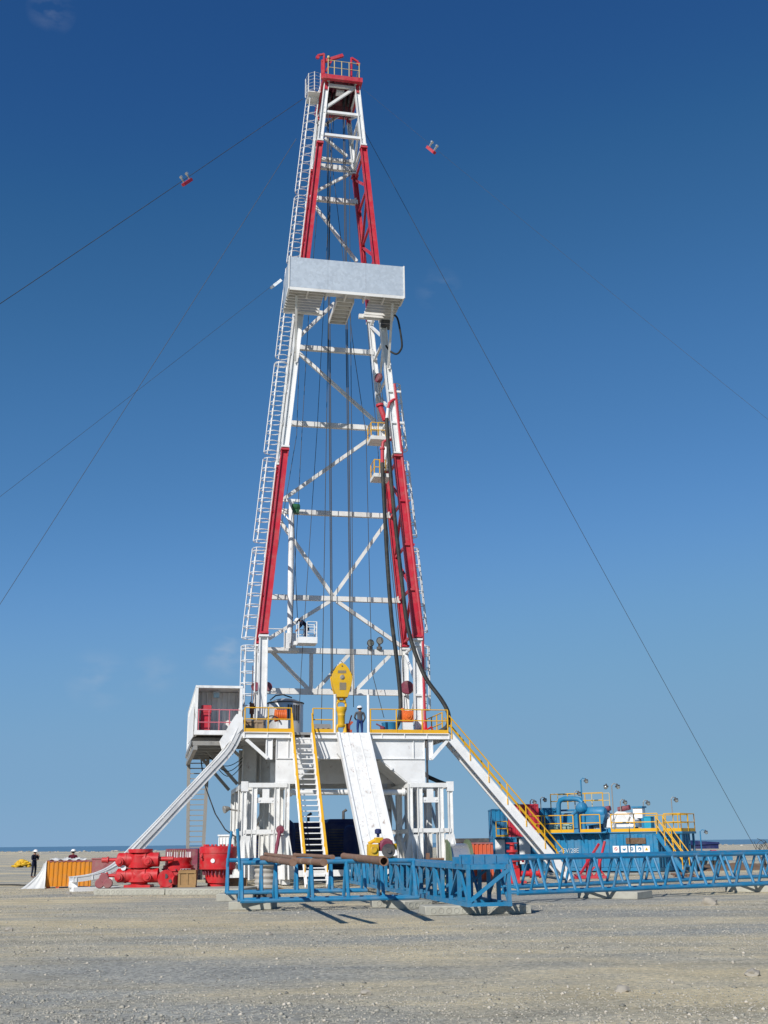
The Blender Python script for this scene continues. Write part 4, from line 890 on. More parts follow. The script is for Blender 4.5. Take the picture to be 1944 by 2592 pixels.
b.build('coil', M['orange'], t)
b = MB(RIG); b.path([(om[0] - .5 + .42 * math.cos(a_), -2.8, FZ + .52 + .42 * math.sin(a_)) for a_ in np.linspace(.2, 3.3, 14)], .035, 6); b.build('hoop', M['dark'], t)
b = MB(RIG); b.box(om[0] - .15, om[0] + .35, -2.7, -2.3, FZ, om[2] - .25); b.build('stand', M['white'], t)
om = FR(1031, 1814, -2.0); t = thing('orange_winch', 'orange winch on a white stand behind the right yellow railing', 'winch', RIG((om[0], -2.0, FZ)))
b = MB(RIG); b.box(om[0] - .3, om[0] + .3, -2.25, -1.75, om[2] - .3, om[2] + .3); b.lathe((om[0] - .02, -2.26, om[2]), (0, -1, 0), [(.24, 0), (.24, .05), (.1, .06), (.1, .1)], 16); b.tube((om[0] - .25, -2.0, om[2] + .3), (om[0] - .25, -2.0, om[2] + .45), .08, 8); b.build('housing', M['orange'], t, .02)
b = MB(RIG); b.box(om[0] - .27, om[0] + .27, -2.2, -1.8, FZ, om[2] - .3); b.build('stand', M['white'], t)
p = FR(987, 1838, -2.2); b = MB(RIG); b.lathe((p[0], -2.2, FZ), (0, 0, 1), [(.36, 0), (.44, .66), (.46, .7), (.42, .7), (.35, .05)], 22); solo(b, 'blue_tub', M['teal'], 'round light blue tub on the drill floor behind the right yellow railing', 'tub')
p = FR(964, 1838, -2.4); b = MB(RIG); b.lathe((p[0] + .1, -2.4, FZ), (0, 0, 1), [(.10, 0), (.12, .35), (.14, .36), (.14, .45), (.06, .5)], 10); b.bar((p[0] + .1, -2.4, FZ + .45), (p[0] - .25, -2.4, FZ + .62), .07, .07); b.box(p[0] - .3, p[0] - .12, -2.5, -2.3, FZ, FZ + .25); solo(b, 'valve', M['maroon'], 'small dark red valve beside the round blue tub', 'valve')
p = FR(1075, 1842, -1.6); b = MB(RIG); b.lathe((p[0], -1.6, FZ), (0, 0, 1), [(.2, 0), (.28, .12), (.28, .3), (.16, .42), (.12, .8)], 14); b.path([(p[0], -1.7, FZ + .35), (p[0] + .3, -1.9, FZ + .55), (p[0] + .45, -1.9, FZ + .2)], .05, 6); solo(b, 'manifold', M['bopred'], 'red manifold at the foot of the red standpipe', 'valve')
p, q = FR(795, 1846, -2.4), FR(838, 1846, -2.4); cn = thing('control_console', 'grey control console with round gauges left of the ramp posts', 'console', RIG(((p[0] + q[0]) / 2, -2.2, FZ)))
b = MB(RIG); b.box(p[0], q[0], -2.5, -2.0, FZ, FZ + .42); b.plate([(p[0], -2.5, FZ + .42), (q[0], -2.5, FZ + .42), (q[0], -2.1, FZ + .62), (p[0], -2.1, FZ + .62)], (0, .05, -.1)); b.build('cabinet', M['steel'], cn)
for k in range(3): b = MB(RIG); x = p[0] + .2 + k * .27; b.lathe((x, -2.505, FZ + .28), (0, -1, 0), [(.09, 0), (.09, .03)], 14); b.build('gauge', M['ink'], cn)
b = MB(RIG); p = FR(637, 1783, -2.0); b.tube(p + np.array([0, 0, .62]), p + np.array([-.04, 0, .0]), .025, 5); b.tube(p + np.array([.12, 0, .62]), p + np.array([.06, 0, .0]), .025, 5); b.box(p[0] - .1, p[0] + .13, -2.12, -1.9, p[2] - .5, p[2] + .05); b.tube(p + np.array([.02, 0, -.5]), p + np.array([.02, 0, -.75]), .07, 8); b.bar(p + np.array([-.1, 0, .1]), p + np.array([.2, 0, -.2]), .16, .1)
b.tube(p + np.array([0, 0, .6]), p + np.array([.05, .4, 2.1]), .02, 4); solo(b, 'hanging_tong', paint('rusty_tong', (.16, .06, .035), .6, .5, .4), 'rusty brown pipe tong hanging on ropes above the wooden crate on the floor', 'tool')
b = MB(RIG); b.path([rY(u, v, YF - .3 - .02 * (v - 1910)) for u, v in [(853, 1908), (862, 1920), (880, 1930), (900, 1927), (918, 1922), (934, 1912)]], .03, 5); solo(b, 'sling_rope', M['steel'], 'grey sling rope lying slack across the top of the white ramp', 'rope')

# ================================================================== THE YARD IN FRONT
def slab(u0, v0, u1, v1, dep, lab, h=.25, holes=True, yaw=None):
    p, q = atZ(u0, v0), atZ(u1, v1); d = nrm(q - p); L_ = np.linalg.norm(q - p); fr = Fr(p, math.atan2(d[1], d[0])); 
    t = thing('concrete_slab', lab, 'slab', p, 'concrete slabs under the racks')
    b = MB(fr); b.box(0, L_, 0, dep, 0, h); b.build('block', M['concrete'], t, .02)
    if holes:
        b = MB(fr)
        for x in np.arange(.22, L_ - .1, .22): b.path([(x + .07 * math.cos(a_), -.003, h * .5 + .07 * math.sin(a_)) for a_ in np.linspace(0, 6.283, 15)[:-1]], .012, 4, True)
        b.build('core_ring', M['concrete'], t)
    return t
slab(578, 2304, 687, 2303, 1.5, 'concrete slab under the near left end of the blue pipe racks', holes=False)
slab(547, 2282, 640, 2281, 1.5, 'concrete slab under the far left end of the blue pipe racks', holes=False)
slab(236, 2266, 416, 2266, 2.6, 'long concrete slab under the lying red rams, left of the pair')
slab(417.5, 2266, 610, 2265.5, 2.6, 'long concrete slab under the wooden crate and the red drum')
slab(1077, 2318.5, 1346, 2313, 1.0, 'long concrete slab under the near end of the blue walkway')
slab(1023, 2303, 1096, 2300, 1.3, 'concrete slab under the middle of the blue walkway')
slab(942, 2298, 1012, 2297, 1.3, 'concrete slab under the right end of the left pipe racks')
slab(1462, 2273.5, 1614, 2277, 1.2, 'concrete slab alone under the middle of the near right pipe rack', holes=False)
slab(1836, 2258, 2010, 2260, 1.2, 'concrete slab under the near right pipe rack at the right picture edge', holes=False)
slab(1630, 2246, 1720, 2243, 1.2, 'concrete slab under the far right pipe rack behind the near one', holes=False)
slab(1355, 2254, 1432, 2254, 1.2, 'concrete slab under the far right pipe rack at the foot of the side stairs', holes=False)
slab(1560, 2218, 1720, 2213, 1.2, 'thin concrete slab on the ground in front of the blue tank', h=.12, holes=False)
# triangular pipe racks of blue tube
def rack(p, q, lab, zb=.31, zt=1.41, hw=.45, r=.055, step=1.2, top2=False):
    p, q = np.array(p) * [1, 1, 0], np.array(q) * [1, 1, 0]; d = nrm(q - p); L_ = np.linalg.norm(q - p); s = np.array([-d[1], d[0], 0])
    t = thing('pipe_rack', lab, 'pipe rack', (p + q) / 2, 'blue pipe racks')
    for k in (0, 1): b = MB(); c = s * hw * 2 * k + EZ * zb; b.tube(p + c, q + c, r * 1.15, 8); b.build('bottom_chord', M['blue'], t)
    b = MB(); c = s * hw + EZ * zt; b.tube(p + c, q + c, r * 1.3, 8); b.build('top_chord', M['blue'], t)
    n = max(1, round(L_ / step)); 
    for i in range(n + 1):
        c = p + d * min(L_ - .06, max(.06, L_ * i / n)); b = MB()
        b.tube(c + EZ * zb, c + s * (hw - .02) + EZ * zt, r, 6); b.tube(c + s * 2 * hw + EZ * zb, c + s * (hw + .02) + EZ * zt, r, 6); b.tube(c + EZ * zb, c + s * 2 * hw + EZ * zb, r * .8, 6)
        b.build('frame_post', M['blue'], t)
    return t
rack(atZ(608, 2281.4, .31), atZ(1060, 2272, .31), 'near blue tubular pipe rack left of the walkway, carrying the rusty pipes')
rack(atZ(572, 2260.5, .31), atZ(930, 2254, .31), 'far blue tubular pipe rack left of the walkway, behind the nearer one')
pn, qn = atZ(1310, 2261.5, .31), atZ(1944, 2237, .31); rack(pn, qn + (qn - pn) * .25, 'near long blue tubular pipe rack right of the walkway')
pn, qn = atZ(1303, 2246, .31), atZ(1944, 2219, .31); rack(pn, qn + (qn - pn) * .3, 'far long blue tubular pipe rack right of the walkway, behind the nearer one')
b = MB(); e0 = atZ(574, 2262, .31); s_ = np.array([0, 0, 1.])
for (u, v, du) in [(573, 2180, 4), (605, 2188, -2)]:
    p = atZ(u, 2262 if du > 0 else 2283, .31); b2 = MB(); b2.tube(p + EZ * .9, p + np.array([.12 if du > 0 else -.1, 0, 2.1]), .05, 8); solo(b2, 'rack_stop_post', M['blue'], 'blue stop post standing at the left end of the %s left pipe rack' % ('far' if du > 0 else 'near'), 'post')
# walkway box
w0 = atZ(1183.4, 2296.4, .25); w1 = atZ(891, 2237, .25); wd = nrm((w1 - w0) * [1, 1, 0]); WF = Fr(w0 * [1, 1, 0], math.atan2(wd[1], wd[0]) - math.pi / 2); WL = float(np.linalg.norm((w1 - w0)[:2])) + 1.5; WW = 1.27
wk = thing('walkway_box', 'long blue steel walkway frame running from the ramp towards the viewer', 'walkway', WF((WW / 2, WL / 2, 0)))
b = MB(WF)
for x in (.06, WW - .06): b.box(x - .06, x + .06, .004, WL, .25, .37)
for y in np.arange(.06, WL, 1.6): b.box(.12, WW - .12, y - .05, y + .05, .26, .36)
b.build('bottom_frame', M['blue'], wk)
b = MB(WF)
for x in (.06, WW - .06): b.box(x - .06, x + .06, .004, WL, 1.22, 1.36)
b.box(.13, WW - .13, .01, .12, 1.225, 1.355); b.box(.12, WW - .12, .13, WL - .01, 1.29, 1.33); b.build('deck', M['blue'], wk)
for x in (.06, WW - .06):
    for i, y in enumerate(np.linspace(.06, WL - .06, 22)): b = MB(WF); b.box(x - .05, x + .05, y - .06, y + .06, .371, 1.219); b.build('upright', M['blue'], wk)
ys_ = np.linspace(.06, WL - .06, 22); DB = []
for x in (.06, WW - .06):
    for i in range(0, 20, 3): DB += [((x, ys_[i] + .1, .4), (x, ys_[i + 1] - .08, 1.2)), ((x, ys_[i + 2] + .1, .4), (x, ys_[i + 1] + .08, 1.2))]
for i in range(0, 20, 2): DB.append(((.1, ys_[i] + .02, .42), (WW - .1, ys_[i] + .02, 1.18)))
for p_, q_ in DB: b = MB(WF); b.bar(p_, q_, .07, .07); b.build('diagonal_brace', M['blue'], wk)
b = MB(WF); b.bar((.08, .02, .40), (WW - .08, .02, 1.2), .10, .08, (0, 1, 0)); b.build('end_diagonal', M['blue'], wk)
b = MB(WF); b.box(-.10, WW + .02, .35, .40, 1.365, 1.62); b.box(-.10, WW + .02, 1.1, 1.15, 1.365, 1.55)
for x in np.linspace(-.08, WW, 5): b.box(x - .02, x + .02, .32, .35, 1.365, 1.6)
b.build('end_stop', M['blue'], wk)
# rusty pipes on the left racks
def pipe_on(u0, v0, u1, v1, r, lab, rings=2, hollow=False, z=1.52, zoff=0):
    p, q = atZ(u0, v0, z + zoff), atZ(u1, v1, z + zoff); t = thing('rusty_pipe', lab, 'pipe', (p + q) / 2 - EZ * r, 'rusty pipes lying on the blue racks')
    b = MB(); d = nrm(q - p); L_ = np.linalg.norm(q - p)
    b.lathe(p, d, [(r * 1.12, 0), (r * 1.12, .25), (r, .3), (r, L_ - .3), (r * 1.12, L_ - .25), (r * 1.12, L_)] + ([(r * .85, L_), (r * .85, L_ - .3)] if hollow else []), 14); b.build('barrel', M['rustpipe'], t)
    if rings:
        b = MB()
        for k in range(rings):
            c = p + d * L_ * (k + 1) / (rings + 1); b.lathe(c, d, [(r * 1.06, 0), (r * 1.06, .06)], 14)
        b.build('band', M['greywood'], t)
pipe_on(672, 2162, 744, 2171.5, .074, 'rusty pipe at the left end of the rack, rear of the left pair', 1); pipe_on(664, 2172, 742, 2183.5, .08, 'rusty pipe at the left end of the rack, front of the left pair', 2)
pipe_on(746, 2164, 842, 2170, .074, 'rusty pipe in front of the white stairs, rear of the middle pair', 1); pipe_on(744, 2178, 820, 2183, .08, 'rusty pipe in front of the white stairs, front of the middle pair', 2)
pipe_on(870, 2167, 972, 2180, .105, 'thick rusty pipe with an open end lying before the white ramp', 1, True)
# yellow engine pump on the walkway
ep = WF((.72, 16.8, 1.33)); EF = Fr(ep, A); t = thing('engine_pump', 'small yellow and red engine pump standing on the blue walkway before the ramp', 'engine', ep)
b = MB(EF); b.box(-.6, .55, -.25, .3, .02, .1); b.box(-.55, -.12, -.22, .25, .1, .58); b.lathe((-.34, -.23, .36), (0, -1, 0), [(.12, 0), (.17, .03), (.12, .07)], 12); b.box(-.25, .1, -.1, .2, .62, .85); b.tube((-.5, .1, .6), (-.2, .1, .75), .08, 8); b.build('engine_block', M['hookyellow'], t, .02)
b = MB(EF); b.box(-.05, .42, -.2, .28, .3, .72); b.lathe((.2, -.21, .52), (0, -1, 0), [(.24, 0), (.3, .06), (.22, .12)], 16); b.tube((-.04, 0, .76), (.5, 0, .66), .06, 8); b.build('cover', M['maroon'], t)
b = MB(EF); b.lathe((.25, -.34, .32), (0, -1, 0), [(.28, 0), (.28, .1), (.1, .11), (.1, .18)], 18); b.build('pulley', M['dark'], t)
b = MB(EF); b.tube((-.1, .05, .86), (-.1, .05, 1.0), .06, 8); b.lathe((-.1, .05, .98), (0, 0, 1), [(.06, 0), (.14, .03), (.14, .18), (.08, .22)], 14); b.build('air_filter', M['navy'], t)
b = MB(EF); b.box(.42, .68, -.05, .25, .35, .6); b.build('gearbox', M['hookyellow'], t, .02)

# ------------------------------------------------------------------ red well-control equipment on the left slabs
SF = Fr(atZ(236, 2266), 0.02)
def sx(u, y=1.2, z=.25): return fY(SF, u, 2240, y)[0]
zs = .252
# double ram stack lying in its working position
xc = sx(352, 1.4); t = thing('ram_preventer', 'bright red double ram blowout preventer with long side cylinders at the left of the slab', 'blowout preventer', SF((xc, 1.4, zs)))
b = MB(SF); b.box(xc - .55, xc + .55, .9, 1.9, zs, zs + .10); b.lathe((xc, 1.4, zs + .1), (0, 0, 1), [(.36, 0), (.36, .1), (.50, .12), (.50, .55), (.38, .58), (.38, .68), (.52, .70), (.52, 1.18), (.25, 1.2), (.25, 1.30), (.52, 1.31), (.52, 1.46), (.3, 1.46)], 28); b.build('body', M['bopred'], t)
for z in (.48, 1.12):
    b = MB(SF); b.lathe((xc - .95, 1.25, zs + z), (1, 0, 0), [(.1, 0), (.25, .02), (.29, .06), (.29, .35), (.31, .36), (.31, .42), (.29, .43), (.29, .75), (.35, .78), (.35, 1.25), (.3, 1.28), (.3, 1.78), (.12, 1.8)], 22); b.build('ram_bonnet', M['bopred'], t)
    b = MB(SF); b.tube((xc + .65, 1.25, zs + z + .02), (xc + 1.45, 1.25, zs + z + .02), .1, 12); b.tube((xc - 1.5, 1.25, zs + z), (xc - .95, 1.25, zs + z), .07, 10); b.lathe((xc - 1.62, 1.25, zs + z), (1, 0, 0), [(.05, 0), (.11, .02), (.11, .22), (.14, .23), (.14, .3), (.08, .31)], 12); b.build('ram_cylinder', M['bopred'], t)
    for dx in (-.78, .42):
        b = MB(SF); b.lathe((xc + dx, .97, zs + z - .06), (0, -1, 0), [(.14, 0), (.17, .02), (.17, .14), (.1, .15), (.1, .2)], 14); b.build('outlet_flange', M['bopred'], t)
b = MB(SF); b.lathe((xc - .62, .99, zs + .80), (.1, -1, 0), [(.11, 0), (.11, .02)], 16); b.build('white_disc', M['signwhite'], t)
# annular with studs in the middle
xa_ = sx(449, 2.0); t = thing('annular_preventer', 'red flanged drum with a ring of upright studs behind the small wooden crate', 'blowout preventer', SF((xa_, 2.1, zs)))
b = MB(SF); b.lathe((xa_, 2.1, zs), (0, 0, 1), [(.45, 0), (.45, .12), (.52, .3), (.6, .32), (.6, .62), (.66, .63), (.66, .86), (.58, .87), (.56, 1.0), (.6, 1.1), (.6, 1.18), (.4, 1.2)], 30); b.build('body', M['bopred'], t)
for k in range(12): a_ = k * math.pi / 6; b = MB(SF); b.tube((xa_ + .63 * math.cos(a_), 2.1 + .63 * math.sin(a_), zs + .7), (xa_ + .72 * math.cos(a_), 2.1 + .72 * math.sin(a_), zs + .7), .035, 6); b.build('bolt', M['maroon'], t)
for k in range(12): a_ = k * math.pi / 6; b = MB(SF); b.tube((xa_ + .5 * math.cos(a_), 2.1 + .5 * math.sin(a_), zs + 1.15), (xa_ + .5 * math.cos(a_), 2.1 + .5 * math.sin(a_), zs + 1.42), .022, 6); b.build('stud', M['whiteworn'], t)
# the biggest drum
xb_ = sx(549, 1.5); t = thing('annular_preventer', 'largest bright red drum with a white round label beside the left base frame', 'blowout preventer', SF((xb_, 1.6, zs)))
b = MB(SF); b.lathe((xb_, 1.6, zs), (0, 0, 1), [(.42, 0), (.42, .12), (.5, .14), (.53, .45), (.54, .62), (.58, .64), (.78, .7), (.79, 1.35), (.81, 1.36), (.81, 1.52), (.8, 1.6), (.72, 1.64), (.4, 1.65)], 36); b.build('body', M['bopred'], t)
for k in range(24): a_ = k * math.pi / 12; b = MB(SF); b.tube((xb_ + .60 * math.cos(a_), 1.6 + .60 * math.sin(a_), zs + .46), (xb_ + .64 * math.cos(a_), 1.6 + .64 * math.sin(a_), zs + .67), .035, 6); b.build('stud', M['maroon'], t)
for k in range(10): a_ = k * math.pi / 5; b = MB(SF); b.tube((xb_ + .6 * math.cos(a_), 1.6 + .6 * math.sin(a_), zs + 1.63), (xb_ + .6 * math.cos(a_), 1.6 + .6 * math.sin(a_), zs + 1.72), .05, 6); b.build('cap_bolt', M['bopred'], t)
b = MB(SF); b.lathe((xb_ - .12, 1.6 - .796, zs + 1.05), (-.15, -1, 0), [(.09, 0), (.09, .012)], 18); b.build('round_label', M['signwhite'], t)
for dx in (-.62, .55): b = MB(SF); b.bar((xb_ + dx, 1.02, zs + 1.36), (xb_ + dx, 1.0, zs + 1.1), .06, .06); b.path([(xb_ + dx - .06, 1.0, zs + 1.3), (xb_ + dx, .9, zs + 1.2), (xb_ + dx + .06, 1.0, zs + 1.1)], .03, 5); b.build('lifting_lug', M['bopred'], t)
# small spool with three holes, flange pieces
xk = sx(423, .55); t = thing('valve_block', 'small red flanged valve block with black round openings beside the wooden crate', 'valve', SF((xk, .5, zs)))
b = MB(SF); b.lathe((xk, .25, zs + .36), (-.15, 1, 0), [(.34, 0), (.36, .03), (.36, .12), (.26, .14), (.26, .5), (.34, .52), (.34, .62)], 22); b.box(xk - .25, xk + .25, .3, .8, zs, zs + .1); b.lathe((xk + .3, .45, zs + .3), (.8, -.5, 0), [(.2, 0), (.2, .12)], 14); b.build('body', M['bopred'], t)
for dx, dz, r in ((-.03, .46, .10), (.17, .27, .07), (-.17, .2, .06)): b = MB(SF); b.lathe((xk + dx, .247, zs + dz), (-.15, -1, 0), [(r, -.01), (r, .006)], 16); b.build('opening', M['dark'], t)
xk = sx(268, .5); t = thing('flange_piece', 'short reddish flange piece with bolt holes at the left end of the slab', 'valve', SF((xk, .35, zs)))
for dx, dz in ((-.2, .2), (.14, .2), (-.04, .42)): b = MB(SF); b.lathe((xk + dx, .2, zs + dz), (-.1, 1, 0), [(.17, 0), (.2, .03), (.2, .14), (.13, .16), (.13, .5)], 14); b.build('flange', M['pinkish'], t)
p0, p1 = sx(454, .5), sx(494, .5); crate(SF, p0, p1, .4, 1.0, zs, zs + .66, 'wood', 'small new wooden crate on the slab between the red valve block and the biggest drum', 3)
b = MB(SF); g_ = []
for i in range(9):
    g_.append([(p0 - .34 + .42 * j / 8 + .02 * math.sin(i * 2.1), .75 + .2 * math.sin(j * 1.3), zs + max(.01, (.72 - .55 * (1 - j / 8) ** 1.3) * (1 - i / 8.) + .02 * math.sin(i * 3 + j * 2))) for j in range(9)])
b.sheet(g_); b.sheet([[(p0 + .04 * j + .02, .42 + .06 * i, zs + .695 + .05 * abs(math.sin(i * 1.7 + j))) for j in range(10)] for i in range(8)]); solo(b, 'plastic_wrap', M['plastic'], 'crumpled clear plastic lying over the small new wooden crate', 'plastic sheet')
b = MB(SF); b.box(xb_ - .9, xb_ - .55, .9, 1.9, zs, zs + .12)
# maroon boxes behind
b = MB(); p = atZ(231, 2216); q = atZ(352, 2216); b.box(p[0], q[0], p[1], p[1] + 2.4, .0, 1.15); b.box(p[0] - .05, q[0] + .05, p[1] - .05, p[1], 1.05, 1.15); b.box(p[0] - .04, q[0] + .04, p[1] - .05, p[1] - .001, 0, .12); solo(b, 'steel_bin', M['pinkish'], 'faded dusty red steel bin behind the left red ram stack', 'bin', bevel=.02)
p = atZ(416, 2228); q = atZ(494, 2228); t = thing('louvred_unit', 'dark maroon equipment box with a louvred top behind the red drum with studs', 'equipment box', ((p[0] + q[0]) / 2, p[1] + .8, 0))
b = MB(); b.box(p[0], q[0], p[1], p[1] + 1.6, 0, 1.75); b.build('body', M['maroon'], t, .02)
for k in range(8): b = MB(); x = p[0] + .25 + k * .13; b.box(x, x + .05, p[1] - .03, p[1] - .001, 1.42, 1.68); b.build('louvre', M['greywood'], t)
# pallets and wrapped reels in front of the left base frame
def pallet(fr, x, y, z, w_, d_, lab):
    t = thing('wooden_pallet', lab, 'pallet', fr((x, y, z)), 'pallets in front of the rig'); b = MB(fr)
    for k in range(5): yy = y - d_ / 2 + d_ * (k + .5) / 5; b.box(x - w_ / 2, x + w_ / 2, yy - .06, yy + .06, z + .11, z + .14)
    b.build('top_boards', M['wood'], t); b = MB(fr)
    for k in (-1, 0, 1): b.box(x + k * (w_ / 2 - .06) - .05, x + k * (w_ / 2 - .06) + .05, y - d_ / 2, y + d_ / 2, z, z + .108)
    b.build('bearers', M['wood'], t)
q = rZ(672, 2258, 0); pallet(RIG, q[0], q[1], 0, 1.5, 1.2, 'wooden pallet under the grey wrapped reel'); b = MB(RIG)
b.lathe((q[0], q[1], .145), (0, 0, 1), [(.62, 0), (.66, .04), (.5, .08), (.45, .16), (.5, .26), (.44, .38), (.5, .5), (.44, .62), (.5, .74), (.47, .86), (.5, .9), (.66, .94), (.68, 1.0), (.4, 1.02)], 22); solo(b, 'wrapped_reel', paint('reel_wrap', (.42, .40, .36), .5, .5, 0, 6.), 'grey plastic wrapped reel on a pallet before the left base frame', 'reel')
q = rZ(603, 2256, 0); pallet(RIG, q[0], q[1], 0, 1.1, 1.0, 'wooden pallet with a brown box beside the biggest red drum'); b = MB(RIG); b.box(q[0] - .45, q[0] + .35, q[1] - .4, q[1] + .4, .145, .55); b.box(q[0] - .3, q[0] + .2, q[1] - .42, q[1] - .401, .25, .4); solo(b, 'brown_box', paint('cardboard', (.32, .2, .11), .8, .3, 0, 4., spec=.1), 'brown cardboard box on the pallet beside the biggest red drum', 'box', bevel=.01)
b = MB(RIG); p = rY(769, 2095, YF - .5); q = rY(756, 2165, YF - .75); b.tube(rY(708, 2103, YF - .4), rY(697, 2165, YF - .8), .09, 8); b.lathe(rY(709, 2100, YF - .4) + np.array([0, .06, 0]), (0, -1, 0), [(.17, 0), (.2, .03), (.2, .1), (.1, .12)], 14); solo(b, 'red_jack', M['maroon'], 'dark red hydraulic jack leaning on the left base frame beside the white stairs', 'jack')
# orange corrugated box with plastic sheet
OF = Fr(atZ(115, 2249), R(14.6)); p, q = (0, 0, 0), (2.10, 0, 0); t = thing('orange_crate', 'orange corrugated steel box standing alone on gravel at the left', 'container', OF((1.05, .6, 0)))
b = MB(OF); g1, g2 = corr(q[0], p[0], p[1], p[1], .08, 1.27, .03, .215); 
for fr_ in (g1, g2): b.sheet(fr_, False)
for (xa, ya, xb, yb) in ((p[0], p[1], p[0], p[1] + 1.2), (p[0], p[1] + 1.2, q[0], p[1] + 1.2), (q[0], p[1] + 1.2, q[0], p[1])):
    for fr_ in corr(xa, xb, ya, yb, .08, 1.27, .03, .215)[:2]: b.sheet(fr_, False)
b.build('corrugated_wall', M['ochre'], t)
b = MB(OF); b.box(p[0] - .02, q[0] + .02, p[1] - .03, p[1] + .05, 1.22, 1.29); b.box(p[0] - .02, q[0] + .02, p[1] + 1.15, p[1] + 1.23, 1.22, 1.29); b.box(p[0] - .02, p[0] + .06, p[1] + .05, p[1] + 1.15, 1.221, 1.289); b.box(q[0] - .06, q[0] + .02, p[1] + .05, p[1] + 1.15, 1.221, 1.289); b.build('rim', M['pinkish'], t)
b = MB(OF)
for x in (p[0] + .1, (p[0] + q[0]) / 2 - .5, q[0] - .1): b.box(x - .08, x + .08, p[1], p[1] + 1.2, 0, .078)
b.build('foot', M['container'], t)
b = MB(OF); g_ = []
for i in range(14):
    f = i / 13; row = []
    for j in range(14):
        h = j / 13; row.append((p[0] - .03 - f * (.16 + (1 - h) ** 1.7 * .95) , p[1] - .10 + .55 * f * h - (1 - h) ** 3 * .35 + .035 * math.sin(f * 19 + h * 2) * (.4 + f), max(.012, 1.27 * h * (1 - .12 * f) + .02 * math.sin(f * 9))))
    g_.append(row)
b.sheet(g_); solo(b, 'plastic_sheet', M['plastic'], 'white plastic sheet draped down the left side of the orange box', 'plastic sheet')
b = MB(OF); b.sheet([[(p[0] + .1 + 1.75 * i / 20, p[1] + .04 + 1.05 * j / 8, 1.30 + .05 * math.sin(i * 1.3 + j * 2) + .09 * math.sin(math.pi * j / 8) * (.4 + .6 * math.sin(i * .5) ** 2)) for i in range(21)] for j in range(9)]); solo(b, 'plastic_cover', M['plastic'], 'crumpled white plastic lying across the top of the orange box', 'plastic sheet')
b = MB(); p = atZ(51, 2196); 
for k in range(60):
    a_ = random.uniform(0, 6.28); rr = random.uniform(0, 1) ** .6; b.ico((p[0] + rr * .85 * math.cos(a_), p[1] + .6 + rr * .6 * math.sin(a_), .12 + (1 - rr ** 2) * random.uniform(.25, .52)), random.uniform(.12, .24), 1, .25, (1.3, 1, .7))
solo(b, 'sack_heap', M['tarp'], 'heap of bright yellow sacks lying on the gravel far left', 'heap')
b = MB(); b.path([atZ(u, v, .03) for u, v in [(-30, 2240), (30, 2240), (60, 2241), (100, 2242)]], .05, 6); solo(b, 'ground_hose', M['black'], 'black hose lying on the gravel at the left edge', 'hose')

# ------------------------------------------------------------------ behind and under the rig
ef = Fr(RIG((-1.6, 9.0, 0)), A)
for k, (x0, w_, h_) in enumerate([(-2.2, 2.2, 2.95), (.1, 2.1, 3.15), (2.3, 2.1, 3.35)]):
    lab = ['dark blue engine unit seen behind the white stairs, with a yellow box on its left', 'dark blue engine unit behind the rig, between the stairs and the ramp', 'dark blue engine unit directly behind the white ramp'][k]
    t = thing('engine_unit', lab, 'engine', ef((x0 + w_ / 2, 1.5, 0)), 'dark blue engine units behind the rig')
    b = MB(ef); b.box(x0, x0 + w_, 0, 3., .3, h_ - .2); b.plate([(x0 + .05, 0, h_ - .2), (x0 + w_ - .05, 0, h_ - .2), (x0 + w_ - .25, 0, h_ + .05), (x0 + .25, 0, h_ + .05)], (0, 2.9, 0)); b.build('hood', M['navy'], t, .03)  # navy stands for blue in shade under the floor, darkness painted in
    b = MB(ef); b.box(x0 - .05, x0 + w_ + .05, -.1, 3.1, 0, .298); b.build('skid', M['dark'], t)
    b = MB(ef)
    for z in np.arange(.5, h_ - .5, .16): b.box(x0 + .2, x0 + w_ - .2, -.03, -.002, z, z + .07)
    b.build('grille', M['dark'], t)
    b = MB(ef); b.path([(x0 + w_ * .6, 1., h_), (x0 + w_ * .6, 1., h_ + .5), (x0 + w_ * .6 + .2, 1., h_ + .62)], .09, 8); b.build('exhaust_pipe', M['dark'], t)
    if k == 0: b = MB(ef); b.box(x0 + .1, x0 + .55, -.25, -.04, 2.5, 3.3); b.build('yellow_box', M['yellow'], t)
b = MB(RIG); p = rY(727, 2060, 6.5); b.lathe((p[0], 6.5, 0), (0, 0, 1), [(.5, 0), (.5, 2.75), (.42, 3.1), (.2, 3.3)], 20); solo(b, 'tall_tank', M['navy'], 'tall dark blue round tank just right of the left base frame', 'tank')
b = MB(RIG); b.lathe((2.0, 7.5, 0), (0, 0, 1), [(.45, 0), (.45, 2.6), (.36, 2.9), (.15, 3.0)], 20); b.tube((2.6, 7.2, 0), (2.6, 7.2, 2.5), .1, 8); solo(b, 'air_receiver', M['navy'], 'dark blue upright air tank behind the right edge of the ramp', 'tank')
b = MB(); p, q = atZ(552, 2204), atZ(604, 2204); b.box(p[0], q[0], p[1], p[1] + 4, .1, 2.5)
ca = thing('site_cabin', 'white ribbed site cabin far behind the biggest red drum', 'cabin', ((p[0] + q[0]) / 2, p[1] + 2, 0))
b = MB(); b.box(p[0], q[0], p[1], p[1] + 4, .12, 2.6)
for x in np.linspace(p[0], q[0], 8): b.box(x - .04, x + .04, p[1] - .06, p[1] - .001, .2, 2.5)
b.build('wall', M['white'], ca); b = MB(); b.box(p[0] - .1, q[0] + .1, p[1] - .12, p[1] + 4.1, 2.601, 2.72); b.build('roof', M['white'], ca)
b = MB(); b.box(p[0] + .9, q[0] - .1, p[1] + .1, p[1] + 1.5, 2.721, 3.45); b.build('roof_unit', M['white'], ca)
